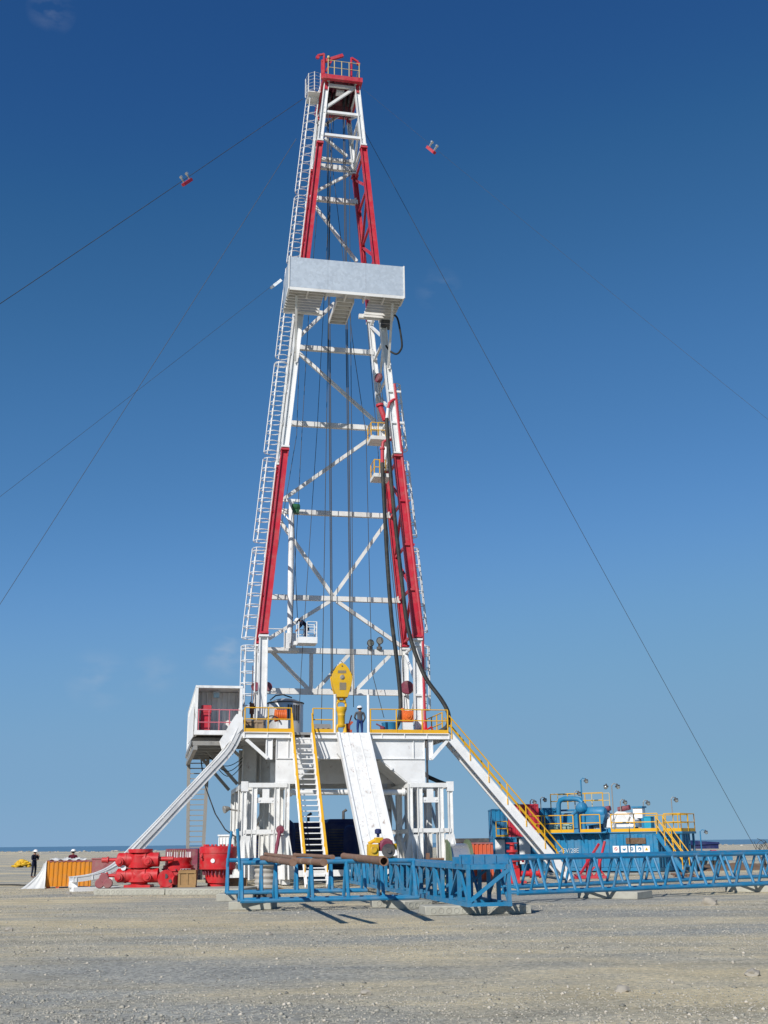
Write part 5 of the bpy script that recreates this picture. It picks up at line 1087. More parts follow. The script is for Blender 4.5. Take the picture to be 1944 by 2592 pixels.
b = MB(); b.box(p[0] - 1.0, p[0] - .12, p[1] - .5, p[1] + 1, 0, 1.55); b.box(p[0] - .95, p[0] - .17, p[1] - .53, p[1] - .501, .3, 1.3); solo(b, 'white_cabinet', M['white'], 'low white cabinet left of the white ribbed site cabin', 'cabinet', bevel=.02)
# cable reel on the right
p = rZ(1172, 2236, 0); c = np.array([p[0], p[1] + 1., 1.05]); t = thing('cable_reel', 'large cable reel wrapped in shiny silver foil with green flanges', 'cable reel', RIG((c[0], c[1], 0)))
for x in (-.62, .50): b = MB(RIG); b.lathe(c + np.array([x, 0, 0]), (1, 0, 0), [(.08, 0), (1.04, 0), (1.04, .1), (.08, .1)], 32); b.build('flange', M['olive'], t)
b = MB(RIG); b.lathe(c + np.array([-.519, 0, 0]), (1, 0, 0), [(.84, 0)] + [(.84 + .012 * (i % 2), .06 + .1 * i) for i in range(10)] + [(.84, 1.015)], 28); b.build('drum', M['silver'], t)
b = MB(RIG); b.tube(c + np.array([-1.5, 0, 0.1]), c + np.array([.8, 0, 0.1]), .06, 8); b.box(c[0] - 1.6, c[0] - 1.45, c[1] - .1, c[1] + .1, .8, 1.45); b.build('axle', M['rustpipe'], t)
p, q = atZ(1166, 2232), atZ(1252, 2232); t = thing('orange_container', 'orange corrugated container standing behind the silver cable reel', 'container', ((p[0] + q[0]) / 2, p[1] + 1.5, 0))
b = MB(); corrugated(b, q[0], p[0], p[1], p[1], .1, 1.85, .05, .2); corrugated(b, p[0] + .02, p[0] + .02, p[1], p[1] + 3, .1, 1.85, .05, .2); corrugated(b, q[0] - .02, q[0] - .02, p[1] + 3, p[1], .1, 1.85, .05, .2); b.build('corrugated_wall', M['container'], t)
b = MB(); b.box(p[0] - .03, q[0] + .03, p[1] - .05, p[1] + 3.05, 1.851, 1.93); b.build('top_frame', M['pinkish'], t); b = MB(); b.box(p[0] - .03, q[0] + .03, p[1] - .06, p[1] + 3.05, 0, .098); b.build('bottom_frame', M['pinkish'], t)
b = MB(); p = atZ(1120, 2196); q = atZ(1262, 2196); b.box(p[0], q[0], p[1], p[1] + 2.4, .6, 1.9); b.box(p[0] - .1, q[0] + .1, p[1] - .1, p[1] + 2.5, 1.901, 2.25); b.box(p[0] + .2, q[0] - .2, p[1] + .2, p[1] + 2.2, 0, .599); solo(b, 'dark_trailer', M['dark'], 'long low dark trailer far behind the silver cable reel', 'trailer')
# red valve manifold
p = atZ(1305, 2236); t = thing('valve_manifold', 'red valve manifold with a handwheel in front of the blue tanks beside the walkway end', 'valve', p)
b = MB(); x, y = p[0], p[1]; b.box(x - .8, x + .5, y - .4, y + .4, .02, .12); b.box(x - .35, x + .2, y - .25, y + .25, .12, .7); b.lathe((x - .1, y, .7), (0, 0, 1), [(.3, 0), (.3, .12), (.18, .14), (.18, .3), (.32, .31), (.32, .45), (.16, .46), (.16, .75), (.28, .76), (.28, .86), (.12, .87), (.1, 1.2)], 18); b.build('body', M['bopred'], t)
b = MB(); b.lathe((x - .7, y, .45), (1, 0, 0), [(.2, 0), (.2, .1), (.13, .11), (.13, 1.4), (.22, 1.41), (.22, 1.55), (.13, 1.56), (.13, 1.85), (.22, 1.86), (.22, 1.95)], 14); b.lathe((x - .55, y, 1.15), (1, 0, 0), [(.18, 0), (.18, .1), (.11, .11), (.11, .9), (.18, .91), (.18, 1.0)], 14); b.build('side_pipe', M['bopred'], t)
b = MB(); b.path([(x - .1 + .27 * math.cos(a_), y + .27 * math.sin(a_), 1.88) for a_ in np.linspace(0, 6.283, 17)[:-1]], .03, 5, True); b.tube((x - .36, y, 1.88), (x + .16, y, 1.88), .025, 5); b.build('handwheel', M['bopred'], t)

# ================================================================== BLUE MUD TANKS ON THE RIGHT
TR = atZ(1670, 2209.5, 0); TL_ = 8.0; TD = 5.6; TY = R(-35)
TF = Fr(TR - np.array([math.cos(TY), math.sin(TY), 0]) * TL_, TY)
tx = lambda u, v, y: fY(TF, u, v, y)
TZ = 2.42
mt_ = thing('mud_tank', 'big blue corrugated mud tank with yellow railings and five white signs', 'tank', TF((TL_ / 2, TD / 2, 0)))
b = MB(TF); corrugated(b, TL_ - .04, .04, 0, 0, .32, TZ - .1, .06, .48); corrugated(b, .04, .04, .04, TD, .32, TZ - .1, .06, .48); corrugated(b, TL_ - .04, TL_ - .04, TD, .04, .32, TZ - .1, .06, .48); corrugated(b, .04, TL_ - .04, TD, TD, .32, TZ - .1, .06, .48); b.build('wall', M['tankblue'], mt_)
b = MB(TF)
for y in (-.02, TD - .06): b.box(-.05, TL_ + .05, y, y + .1, .1, .31); b.box(-.05, TL_ + .05, y, y + .1, TZ - .1, TZ)
for x in (-.05, TL_ - .05): b.box(x, x + .1, .08, TD - .06, .101, .309); b.box(x, x + .1, .08, TD - .06, TZ - .099, TZ - .001)
for x in (.02, TL_ - .02):
    for y in (.03, TD - .05): b.box(x - .06, x + .06, y - .06, y + .06, .31, TZ - .1)
b.build('frame', M['tankblue'], mt_)
x1_ = tx(1547, 2095, -.1)[0]; b = MB(TF); b.box(-.7, x1_ - .15, -.65, TD, TZ + .003, TZ + .06); b.box(x1_ - .149, TL_ + .1, -.1, TD, TZ + .003, TZ + .06)
for x in np.arange(.4, x1_, 1.3): b.plate([(x, -.6, TZ), (x, -.06, TZ), (x, -.06, TZ - .6)], (.06, 0, 0))
b.build('walk_deck', M['tankblue'], mt_)
b = MB(TF); b.box(.1, TL_ - .1, .1, TD - .1, 0, .099); b.build('skid', M['dark'], mt_)
xg = tx(1665, 2095, -.1)[0]; xm_ = tx(1470, 2105, -.6)[0]; xk_ = tx(1520, 2105, -.6)[0]
for (xa, xb) in ((-.65, tx(1420, 2105, -.6)[0]), (tx(1421, 2105, -.6)[0], tx(1452, 2105, -.6)[0]), (xm_, xk_), (x1_, xg)): railing([(xa, -.6 if xa < x1_ - .05 else -.06), (xb, -.6 if xa < x1_ - .05 else -.06)], TZ + .06, 1.1, 'yellow', mt_, toe=.2, r=.035, step=1.3, fr=TF)
railing([(-.65, TD - .1), (TL_, TD - .1)], TZ + .06, 1.1, 'yellow', mt_, toe=0, r=.03, step=1.6, fr=TF); railing([(-.65, -.55), (-.65, 1.2)], TZ + .06, 1.1, 'yellow', mt_, toe=.2, r=.03, fr=TF)
railing([(TL_ + .05, 1.5), (TL_ + .05, TD - .15)], TZ + .06, 1.1, 'yellow', mt_, toe=.2, r=.03, fr=TF)
def flatmark(o_pts, y, mat, parent, name, fr=TF):
    b = MB(fr); b.plate([(p[0], y, p[1]) for p in o_pts], (0, -.006, 0)); return b.build(name, mat, parent)
def disc(cx, cz, r, n=18): return [(cx + r * math.cos(2 * math.pi * i / n), cz + r * math.sin(2 * math.pi * i / n)) for i in range(n)]
def ringmark(cx, cz, r0, r1, y, mat, parent, name, fr=TF, n=20):
    b = MB(fr); vs = [(cx + r * math.cos(2 * math.pi * i / n), y, cz + r * math.sin(2 * math.pi * i / n)) for r in (r0, r1) for i in range(n)]
    b.add(vs, [[i, (i + 1) % n, n + (i + 1) % n, n + i] for i in range(n)]); return b.build(name, mat, parent)
for k, u in enumerate((1559.5, 1580, 1599.5, 1619, 1637)):
    c = tx(u, 2150, -.09); s_ = .215; labs = ['white safety sign with a faint red ring, leftmost of the five on the tank', 'white safety sign with a dark half disc, second of the five on the tank', 'white safety sign with a dark disc, middle of the five on the tank', 'white safety sign with a dark ring, right of the middle one on the tank', 'white safety sign with a yellow triangle, rightmost of the five on the tank']
    t = thing('safety_sign', labs[k], 'sign', TF((c[0], -.09, c[2] - s_)), 'white safety signs on the blue tank')
    b = MB(TF); b.box(c[0] - s_, c[0] + s_, -.105, -.085, c[2] - s_, c[2] + s_); b.build('board', M['signwhite'], t)
    if k == 0: ringmark(c[0] + .0, c[2] + .03, .075, .11, -.108, M['inkred'], t, 'red_ring'); flatmark([(c[0] - .08, c[2] + .09), (c[0] - .06, c[2] + .11), (c[0] + .08, c[2] - .03), (c[0] + .06, c[2] - .05)], -.108, M['inkred'], t, 'red_bar')
    if k == 1: flatmark(disc(c[0] + .01, c[2] + .03, .11), -.108, M['tankblue'], t, 'blue_disc'); flatmark([(c[0] - .08, c[2] + .04), (c[0] + .10, c[2] + .04), (c[0] + .07, c[2] + .12), (c[0] - .05, c[2] + .12)], -.116, M['signwhite'], t, 'pictogram')
    if k == 2: flatmark(disc(c[0], c[2] + .03, .11), -.108, M['tankblue'], t, 'blue_disc'); flatmark([(c[0] - .06, c[2] + .01), (c[0] + .06, c[2] + .01), (c[0] + .06, c[2] + .06), (c[0] - .06, c[2] + .06)], -.116, M['signwhite'], t, 'pictogram')
    if k == 3: flatmark(disc(c[0] + .02, c[2] + .03, .11), -.108, M['tankblue'], t, 'blue_disc'); flatmark(disc(c[0] + .0, c[2] + .0, .055), -.116, M['signwhite'], t, 'pictogram')
    if k == 4: flatmark([(c[0] - .11, c[2] - .06), (c[0] + .11, c[2] - .06), (c[0] + .0, c[2] + .13)], -.108, M['inkyellow'], t, 'yellow_triangle'); flatmark([(c[0] - .015, c[2] - .03), (c[0] + .015, c[2] - .03), (c[0] + .01, c[2] + .06), (c[0] - .01, c[2] + .06)], -.116, M['ink'], t, 'exclamation_mark')
p, q = tx(1585, 2136, -.09), tx(1634, 2121, -.09); b = MB(TF); b.box(p[0], q[0], -.12, -.08, p[2], p[2] + .36)
for k in range(3): b.box(p[0] + .02, q[0] - .02, -.125, -.121, p[2] + .06 + .1 * k, p[2] + .08 + .1 * k)
solo(b, 'sign_board', M['signbrown'], 'rusty brown blank board above the five white signs on the blue tank', 'sign')
def lettering(txt, fr, x, y, z, size, mat, parent, name='lettering'):
    cu = bpy.data.curves.new(name, 'FONT'); cu.body = txt; cu.size = size; cu.extrude = .003
    o = bpy.data.objects.new(name, cu); COL.objects.link(o); bpy.context.view_layer.update()
    me = bpy.data.meshes.new_from_object(o.evaluated_get(bpy.context.evaluated_depsgraph_get())); bpy.data.objects.remove(o); bpy.data.curves.remove(cu)
    off = np.array(root_loc(parent)); co = np.empty(len(me.vertices) * 3); me.vertices.foreach_get('co', co); co = co.reshape(-1, 3)
    new = np.array([fr((x + c[0], y - c[2], z + c[1])) - off for c in co]); me.vertices.foreach_set('co', new.ravel()); me.update(); me.materials.clear(); me.materials.append(mat)
    o = bpy.data.objects.new(name, me); COL.objects.link(o); o.parent = parent; return o
c = tx(1396, 2161, -.08); lettering('1 L-45V/28E', TF, c[0], -.07, 1.22, .40, paint('worn_lettering', (.50, .56, .60), .5, .5, .1, 6.), mt_)
# stairs and platform at the right end
stairs('tank_stairs', 'short blue stairs with yellow rails at the right end of the blue mud tank', (TL_ + .12, .75, TZ - .05), (TL_ + .12, -.35, TZ - .05), (TL_ + 1.75, .75, .1), (TL_ + 1.75, -.35, .1), 9, ('tankblue', 'yellow', 'tankblue'), fr=TF)
t = thing('end_platform', 'blue platform with yellow railing at the right end of the mud tank', 'platform', TF((TL_ + .5, 2, 0)))
b = MB(TF); b.box(TL_ + .12, TL_ + 1.3, .95, 3.4, TZ - .08, TZ + .05)
for y in (1.1, 3.2): b.box(TL_ + 1.1, TL_ + 1.22, y - .06, y + .06, 0, TZ - .08)
b.build('deck', M['tankblue'], t); railing([(TL_ + .15, .98), (TL_ + 1.25, .98), (TL_ + 1.25, 3.35), (TL_ + .15, 3.35)], TZ + .05, 1.1, 'yellow', t, toe=.2, r=.03, fr=TF)
# equipment standing on the tank
b = MB(TF); zt2 = TZ + .06
def shaker(u, y, lab, w_=1.5):
    x = tx(u, 2080, y)[0]; t = thing('shale_shaker', lab, 'shaker', TF((x, y, zt2)), 'white shale shakers on the blue tank')
    b = MB(TF); b.box(x - w_ / 2, x + w_ / 2, y - .7, y + .7, zt2 + .0, zt2 + .22); b.build('base', M['tankblue'], t)
    b = MB(TF); b.plate([(x - w_ / 2, y - .6, zt2 + .3), (x + w_ / 2, y - .6, zt2 + .3), (x + w_ / 2, y - .6, zt2 + .75), (x + w_ * .2, y - .6, zt2 + 1.25), (x - w_ * .1, y - .6, zt2 + 1.3), (x - w_ * .45, y - .6, zt2 + .8)], (0, 1.2, 0))
    b.bar((x - w_ * .35, y - .62, zt2 + .25), (x - w_ * .1, y - .62, zt2 + 1.2), .08, .05); b.bar((x + w_ * .4, y - .62, zt2 + .3), (x + w_ * .1, y - .62, zt2 + 1.2), .08, .05); b.build('basket', M['white'], t)
    b = MB(TF); b.tube((x - .35, y, zt2 + 1.42), (x + .45, y, zt2 + 1.55), .17, 10); b.build('motor', M['maroon'], t)
    for q in (-.3, .25): b = MB(TF); b.tube((x + w_ * q, y - .61, zt2 + .55), (x + w_ * q + .2, y - .61, zt2 + .95), .05, 6); b.build('spring', M['steel'], t)
shaker(1531, 2.0, 'white shale shaker on the tank, left one partly behind the yellow railing', 1.3); shaker(1580, 1.4, 'white shale shaker on the tank, right one with a dark red motor', 2.0)
x = tx(1618, 2060, 1.6)[0]; t = thing('switch_cabinet', 'pale cabinet on blue legs right of the white shale shakers', 'cabinet', TF((x, 1.6, zt2)))
b = MB(TF); b.box(x - .35, x + .3, 1.4, 1.9, zt2 + .85, zt2 + 1.5); b.build('box', M['signwhite'], t, .02); b = MB(TF); b.box(x - .4, x + .36, 1.3, 2.0, zt2 + 1.501, zt2 + 1.6); b.build('roof', M['tankblue'], t)
b = MB(TF)
for dx in (-.3, .25): b.box(x + dx - .07, x + dx + .07, 1.45, 1.85, zt2, zt2 + .85)
b.build('legs', M['tankblue'], t)
x = tx(1641, 2085, 1.8)[0]; b = MB(TF); b.box(x - .3, x + .3, 1.5, 2.1, zt2, zt2 + .9); b.box(x - .32, x + .32, 1.48, 2.12, zt2 + .9, zt2 + .95); solo(b, 'turquoise_box', M['cyan'], 'small turquoise box on the tank behind the right yellow railing', 'box', bevel=.02)
# blue pump house, pipe arch, vessel
x0, x1 = tx(1412, 2070, 2.0)[0], tx(1462, 2070, 2.0)[0]; t = thing('degasser', 'blue degasser with a pipe arch and round vessel on the left part of the tank', 'degasser', TF(((x0 + x1) / 2, 2, zt2)))
b = MB(TF); corrugated(b, x1, x0, 2.0, 2.0, zt2 + .3, zt2 + 1.25, .05, .5); b.box(x0, x1, 2.06, 3.4, zt2, zt2 + 1.3); b.build('house', M['tankblue'], t)
b = MB(TF); pl = [tx(u, v, .9) for u, v in [(1414, 2112), (1414, 2035), (1418, 2026), (1428, 2022), (1455, 2022), (1466, 2024), (1474, 2032)]]; b.path(pl, .16, 10); b.build('pipe_arch', M['tankblue'], t)
b = MB(TF); c = tx(1474, 2042, .9); b.lathe(c + np.array([-.3, 0, -.2]), (.8, -.2, .35), [(.1, -.1), (.28, 0), (.36, .2), (.36, .45), (.28, .6), (.12, .65)], 16); b.tube(c + np.array([-.7, -.1, -.5]), c + np.array([-.1, 0, .0]), .11, 8); b.tube((c[0] + .05, .9, zt2), c + np.array([.05, 0, -.2]), .14, 10); b.build('pump_head', M['tankblue'], t)
c0 = tx(1484, 2058, 1.2); c1 = tx(1531, 2054, 1.2); b = MB(TF); cz = c0[2]; b.lathe((c0[0], 1.2, cz), (1, 0, 0), [(.05, -.15), (.3, -.08), (.40, .1), (.40, c1[0] - c0[0] - .1), (.3, c1[0] - c0[0] + .05), (.05, c1[0] - c0[0] + .1)], 20)
for dx in (.3, 1.0): b.box(c0[0] + dx - .07, c0[0] + dx + .07, .95, 1.45, zt2, cz - .3)
b.build('round_vessel', M['tankblue'], t)
b = MB(TF); b.plate([tx(1483, 2090, .6), tx(1525, 2085, .6), tx(1531, 2062, .6), tx(1483, 2066, .6)], (0, .5, 0)); b.build('hopper', M['tankblue'], t)
for u, lab in ((1402, 'pale green pump motor on the tank behind the left yellow railing'), (1437, 'pale green pump motor on the tank left of the blue pipe arch foot')):
    c = tx(u, 2104, .6); b = MB(TF); b.lathe((c[0] - .3, .6, zt2 + .35), (1, 0, 0), [(.1, 0), (.2, .02), (.22, .05), (.22, .5), (.14, .52), (.14, .66)], 14); b.box(c[0] - .25, c[0] + .2, .4, .8, zt2, zt2 + .14); solo(b, 'pump_motor', paint('pale_green_%d' % u, (.32, .45, .38), .5, .3), lab, 'motor', 'pump motors on the tank')
p0, p1 = tx(1394, 2045, 3.4), tx(1526, 2040, 3.4); t = thing('upper_platform', 'upper platform with thin yellow railing behind the blue pipe arch', 'platform', TF(((p0[0] + p1[0]) / 2, 3.8, zt2)))
zu = tx(1460, 2048, 3.4)[2]; b = MB(TF); b.box(p0[0], p1[0], 3.42, 4.6, zu - .1, zu); b.build('deck', M['tankblue'], t)
for x in (p0[0] + .1, p1[0] - .1):
    for y in (3.5, 4.5): b = MB(TF); b.box(x - .06, x + .06, y - .06, y + .06, zt2 - .06, zu - .1); b.build('leg', M['tankblue'], t)
railing([(p0[0], 3.45), (p1[0], 3.45)], zu, 1.05, 'yellow', t, toe=0, r=.035, step=1.2, fr=TF); railing([(p0[0], 4.55), (p1[0], 4.55)], zu, 1.05, 'paleyellow', t, toe=0, r=.03, step=1.2, fr=TF)
# red stand in front of the tank
rb = atZ(1494, 2224); RF = Fr(rb, .0); f_ = lambda u, v, y=0.: fY(RF, u, v, y)
t = thing('red_stand', 'red steel stand with two long slanting props in front of the blue tank', 'stand', rb)
b = MB(RF); p, q = f_(1452, 2222), f_(1536, 2222); b.box(p[0], q[0], -.5, -.38, .02, .16); b.box(p[0], q[0], .4, .52, .02, .16); b.build('base', M['red'], t)
for a_, c_ in [((1464, 2220), (1516, 2136)), ((1510, 2222), (1531, 2130))]: b = MB(RF); b.bar(f_(*a_, -.3), f_(*c_, .6), .1, .1); b.build('prop', M['red'], t)
for a_, c_ in [((1518, 2222), (1518, 2172)), ((1487, 2222), (1487, 2168))]: b = MB(RF); b.bar(f_(*a_, .2), f_(*c_, .2), .16, .16, (1, 0, 0)); b.build('post', M['red'], t)
for a_, c_ in [((1483, 2220), (1505, 2194)), ((1487, 2190), (1502, 2220)), ((1518, 2200), (1533, 2220)), ((1518, 2200), (1504, 2220))]: b = MB(RF); b.bar(f_(*a_, .1), f_(*c_, .1), .08, .08); b.build('brace', M['red'], t)
b = MB(RF); q = f_(1458, 2221); b.lathe((q[0], -.2, .12), (1, 0, 0), [(.1, -.3), (.14, 0), (.14, .3), (.08, .5)], 10); b.build('end_cap', M['pinkish'], t)
# containers left of the tank
def cont(u0, u1, vg, D, z0, z1, mat, name, lab, cat, dep=3., pitch=.3, grp=None):
    p, q = atY(u0, 2150, D), atY(u1, 2150, D); x0, x1 = p[0], q[0]; t = thing(name, lab, cat, ((x0 + x1) / 2, D + dep / 2, z0), grp)
    b = MB(); corrugated(b, x1, x0, D, D, z0 + .1, z1 - .1, .05, pitch); corrugated(b, x0 + .01, x0 + .01, D, D + dep, z0 + .1, z1 - .1, .05, pitch); corrugated(b, x1 - .01, x1 - .01, D + dep, D, z0 + .1, z1 - .1, .05, pitch); b.build('corrugated_wall', M[mat], t)
    b = MB()
    for z in (z0, z1 - .1): b.box(x0 - .05, x1 + .05, D - .07, D + dep + .05, z + .001, z + .1)
    for x in (x0, x1): b.box(x - .05, x + .05, D - .068, D + .04, z0 + .1, z1 - .1)
    b.build('frame', M[mat], t); return t, x0, x1
D = 80.
t1, x0, x1 = cont(1250, 1306, 0, D, 0, 2.25, 'tankblue', 'storage_tank', 'blue storage tank with a white patch, under the railed blue container', 'tank', 3, .8)
b = MB(); b.box(x0 + .1, x0 + .75, D - .10, D - .075, .9, 2.1); b.build('white_panel', M['whiteworn'], t1); b = MB(); b.tube((x1 - .25, D - .1, 1.1), (x1 - .25, D - .1, 1.6), .03, 6); b.build('level_gauge', M['signwhite'], t1)
t2, x2, x3 = cont(1322, 1384, 0, D, 0, 2.25, 'tankblue', 'storage_tank', 'blue storage tank with a white patch, behind the red valve manifold', 'tank', 3, .8)
b = MB(); b.box(x2 - .2, x2 + .55, D - .10, D - .075, .5, 2.15); b.build('white_panel', M['whiteworn'], t2)
b = MB(); b.box(x1 + .06, x2 - .06, D + .3, D + 2.8, .02, 2.2)
cont(1250, 1287, 0, D, 2.26, 4.12, 'tankblue', 'blue_container', 'upper blue container at the left end of the stack', 'container', 3, .35)
cont(1289, 1366, 0, D, 2.27, 4.42, 'maroon' if 0 else 'red', 'red_container', 'dark red corrugated container standing on the blue storage tanks', 'container', 3, .28)
cont(1372, 1412, 0, 81.5, 2.26, 4.2, 'tankblue', 'blue_container', 'upper blue container right of the red container', 'container', 3, .4)
t = thing('ledge_railing', 'small yellow railing in front of the upper blue container at the left end', 'railing', (atY(1272, 2150, D)[0], D - .5, 2.26)); pa, pb_ = atY(1258, 2150, D - .6)[0], atY(1287, 2150, D - .6)[0]
railing([(pa, D - .6), (pb_, D - .6)], 2.28, 1.0, 'yellow', t, toe=.12, fr=IDF); b = MB(); b.box(pa - .1, pb_ + .1, D - .75, D - .08, 2.2, 2.279); b.build('ledge', M['tankblue'], t)
# lamps on poles
def lamp_post(u, vt, vb, D, lab, arm=.25, twin=False, mat='steel'):
    p = atY(u, vt, D); q = atY(u, vb, D); t = thing('lamp_post', lab, 'lamp', (p[0], D, q[2]), 'lamps on thin poles at the tanks')
    b = MB(); b.tube((p[0], D, q[2]), (p[0], D, p[2]), .035 if mat == 'steel' else .05, 6); b.path([(p[0], D, p[2] - .02), (p[0] + arm * .4, D, p[2] + .12), (p[0] + arm, D, p[2] + .06)], .03, 5); b.build('pole', M[mat], t)
    for s in ((1, -1) if twin else (1,)):
        b = MB(); b.lathe((p[0] + s * arm, D, p[2] + .1), (.25 * s, -.2, -1), [(.04, 0), (.06, .08), (.15, .12), (.16, .18)], 14); h = b.build('lamp_shade', M['dark'], t)
        b = MB(); b.lathe((p[0] + s * arm + .06 * s, D - .05, p[2] - .08), (.25 * s, -.2, -1), [(.13, 0), (.13, .06), (.08, .14)], 12); b.build('lamp_glass', M['glass'], h)
lamp_post(1342, 2028, 2043, 81, 'lamp above the red container, left of the pair'); lamp_post(1368, 2022, 2050, 81, 'lamp above the red container, right of the pair'); lamp_post(1454, 2006, 2048, 78, 'lamp just left of the tall blue lamp pole'); lamp_post(1470, 1974, 2048, 78, 'tallest blue lamp pole with a curved neck above the upper platform', .3, mat='tankblue')
lamp_post(1548, 1988, 2100, 72, 'tall twin lamp pole rising beside the white shale shakers', .32, True); lamp_post(1570, 2028, 2060, 76, 'small lamp above the right white shale shaker'); lamp_post(1628, 2030, 2060, 76, 'small lamp above the pale cabinet on the tank'); lamp_post(1699, 2022, 2058, 76, 'lamp at the right end of the mud tank above the yellow stairs')
p = atY(1772, 2104, 92); lamp_post(1772, 2104, 2186, 92, 'lamp on a blue pole beside the far low blue trailer', .4, mat='tankblue')
# low blue trailer far right
p, q = atZ(1752, 2190), atZ(1874, 2190); t = thing('flat_trailer', 'low blue trailer with dark machinery far behind the right pipe racks', 'trailer', ((p[0] + q[0]) / 2, p[1] + 1.2, 0)); L_ = q[0] - p[0]
b = MB(); b.box(p[0], q[0], p[1], p[1] + 2.4, .35, .65); b.box(p[0] + .2, p[0] + L_ * .35, p[1] + .1, p[1] + 2.3, .65, 1.1); b.build('deck', M['tankblue'], t)
b = MB(); b.box(p[0] + .3, p[0] + L_ * .7, p[1] + .2, p[1] + 2.2, 1.25, 1.75); b.plate([(p[0] + .1, p[1] + .1, 1.55), (p[0] + L_ * .72, p[1] + .1, 1.6), (p[0] + L_ * .72, p[1] + .1, 1.75), (p[0] + .1, p[1] + .1, 1.9)], (0, 2.2, 0)); b.build('machinery', M['navy'], t)
b = MB(); b.box(p[0] + L_ * .5, p[0] + L_ * .62, p[1] - .05, p[1] + .5, .7, 1.15); b.build('red_box', M['bopred'], t)
for f in (.12, .3, .55, .8): b = MB(); b.lathe((p[0] + L_ * f, p[1] + .05, .3), (0, 1, 0), [(.1, 0), (.3, .02), (.3, .3), (.1, .32)], 16); b.build('wheel', M['black'], t)

# ================================================================== PEOPLE
def person(name_lab, loc, yaw, pose, cloth, mats, helmet=True, scale=1., group=None):
    J = dict(pelvis=(0, 0, .95), waist=(0, 0, 1.08), chest=(0, .01, 1.30), neck=(0, .01, 1.47), hb=(0, .0, 1.54), head=(0, -.02, 1.63), htop=(0, -.01, 1.70), nose=(0, -.115, 1.615),
             shl=(.185, 0, 1.41), shr=(-.185, 0, 1.41), ell=(.235, .03, 1.12), elr=(-.235, .03, 1.12), wrl=(.24, -.06, .88), wrr=(-.24, -.06, .88), pal=(.24, -.085, .81), par=(-.24, -.085, .81),
             hil=(.095, 0, .90), hir=(-.095, 0, .90), knl=(.11, -.02, .50), knr=(-.11, -.02, .50), anl=(.11, .02, .09), anr=(-.11, .02, .09), tol=(.13, -.17, .04), tor=(-.13, -.17, .04))
    J.update(pose); names = list(J); pos = [np.array(J[n]) for n in names]
    rad = dict(pelvis=.135, waist=.125, chest=.15, neck=.058, hb=.07, head=.098, htop=.075, nose=.016, sh=.068, el=.047, wr=.034, pa=.036, hi=.088, kn=.060, an=.043, to=.042)
    rr = [rad.get(n, rad.get(n[:2])) for n in names]
    E_ = [('pelvis', 'waist'), ('waist', 'chest'), ('chest', 'neck'), ('neck', 'hb'), ('hb', 'head'), ('head', 'htop'), ('head', 'nose')]
    for s in 'lr': E_ += [('chest', 'sh' + s), ('sh' + s, 'el' + s), ('el' + s, 'wr' + s), ('wr' + s, 'pa' + s), ('pelvis', 'hi' + s), ('hi' + s, 'kn' + s), ('kn' + s, 'an' + s), ('an' + s, 'to' + s)]
    ed = [(names.index(a), names.index(b_)) for a, b_ in E_]
    lab = {}
    for (a, b_), e in zip(E_, ed):
        k = 'skin' if a in ('neck', 'hb', 'head') or a[:2] == 'wr' else 'boot' if a[:2] == 'an' else 'trousers' if a[:2] in ('hi', 'kn') or (a == 'pelvis' and b_[:2] == 'hi') else 'shirt'; lab[e] = k
    for s in 'lr':                                       # five fingers out of each palm
        pa, wr = np.array(J['pa' + s]), np.array(J['wr' + s]); d = nrm(pa - wr); fwd_ = np.array([0, -1., 0]); sd = nrm(np.cross(d, fwd_)) if abs(d @ fwd_) < .95 else np.array([1., 0, 0]); w_ = nrm(np.cross(sd, d))
        for i, (o_, L_) in enumerate([(-.03, .07), (-.01, .08), (.01, .076), (.03, .06)]):
            base = pa + w_ * o_ + d * .02; chain = [base, base + d * L_ * .55 + sd * .008, base + d * L_ + sd * .03]
            last = names.index('pa' + s)
            for c in chain: pos.append(c); rr.append(.010); ed.append((last, len(pos) - 1)); lab[ed[-1]] = 'skin'; last = len(pos) - 1
        tb_ = pa - d * .01 + w_ * -.035; last = names.index('pa' + s)
        for c in (tb_, tb_ + d * .035 - w_ * .025, tb_ + d * .065 - w_ * .028): pos.append(c); rr.append(.011); ed.append((last, len(pos) - 1)); lab[ed[-1]] = 'skin'; last = len(pos) - 1
    me = bpy.data.meshes.new('person'); me.from_pydata([tuple(p) for p in pos], ed, []); o = bpy.data.objects.new('person', me); COL.objects.link(o)
    sk = o.modifiers.new('skin', 'SKIN'); sk.branch_smoothing = .4
    for i, v in enumerate(me.skin_vertices[0].data): v.radius = (rr[i], rr[i]); v.use_root = (i == 0)
    if True:
        v = me.skin_vertices[0].data; v[names.index('chest')].radius = (.165, .12); v[names.index('waist')].radius = (.14, .105); v[names.index('pelvis')].radius = (.15, .115)
    ss = o.modifiers.new('sub', 'SUBSURF'); ss.levels = ss.render_levels = 2
    bpy.context.view_layer.update(); nm = bpy.data.meshes.new_from_object(o.evaluated_get(bpy.context.evaluated_depsgraph_get())); bpy.data.objects.remove(o)
    order = ['skin', 'shirt', 'trousers', 'boot']; nm.materials.clear()
    for k in order: nm.materials.append(M[mats[k]])
    segs = [(pos[a], pos[b_], lab[(a, b_)]) for a, b_ in ed]
    for pgn in nm.polygons:
        c = np.array(pgn.center); best = (9, 'shirt')
        for a, b_, k in segs:
            ab = b_ - a; t = max(0, min(1, (c - a) @ ab / (ab @ ab + 1e-9))); dd = np.linalg.norm(c - a - ab * t)
            if dd < best[0]: best = (dd, k)
        pgn.material_index = order.index(best[1]); pgn.use_smooth = True
    o = bpy.data.objects.new('person', nm); COL.objects.link(o); tag(o, name_lab, 'person', group)
    hd = np.array(J['head']); upv = nrm(np.array(J['htop']) - np.array(J['hb'])); fr_ = nrm(np.array(J['nose']) - hd)
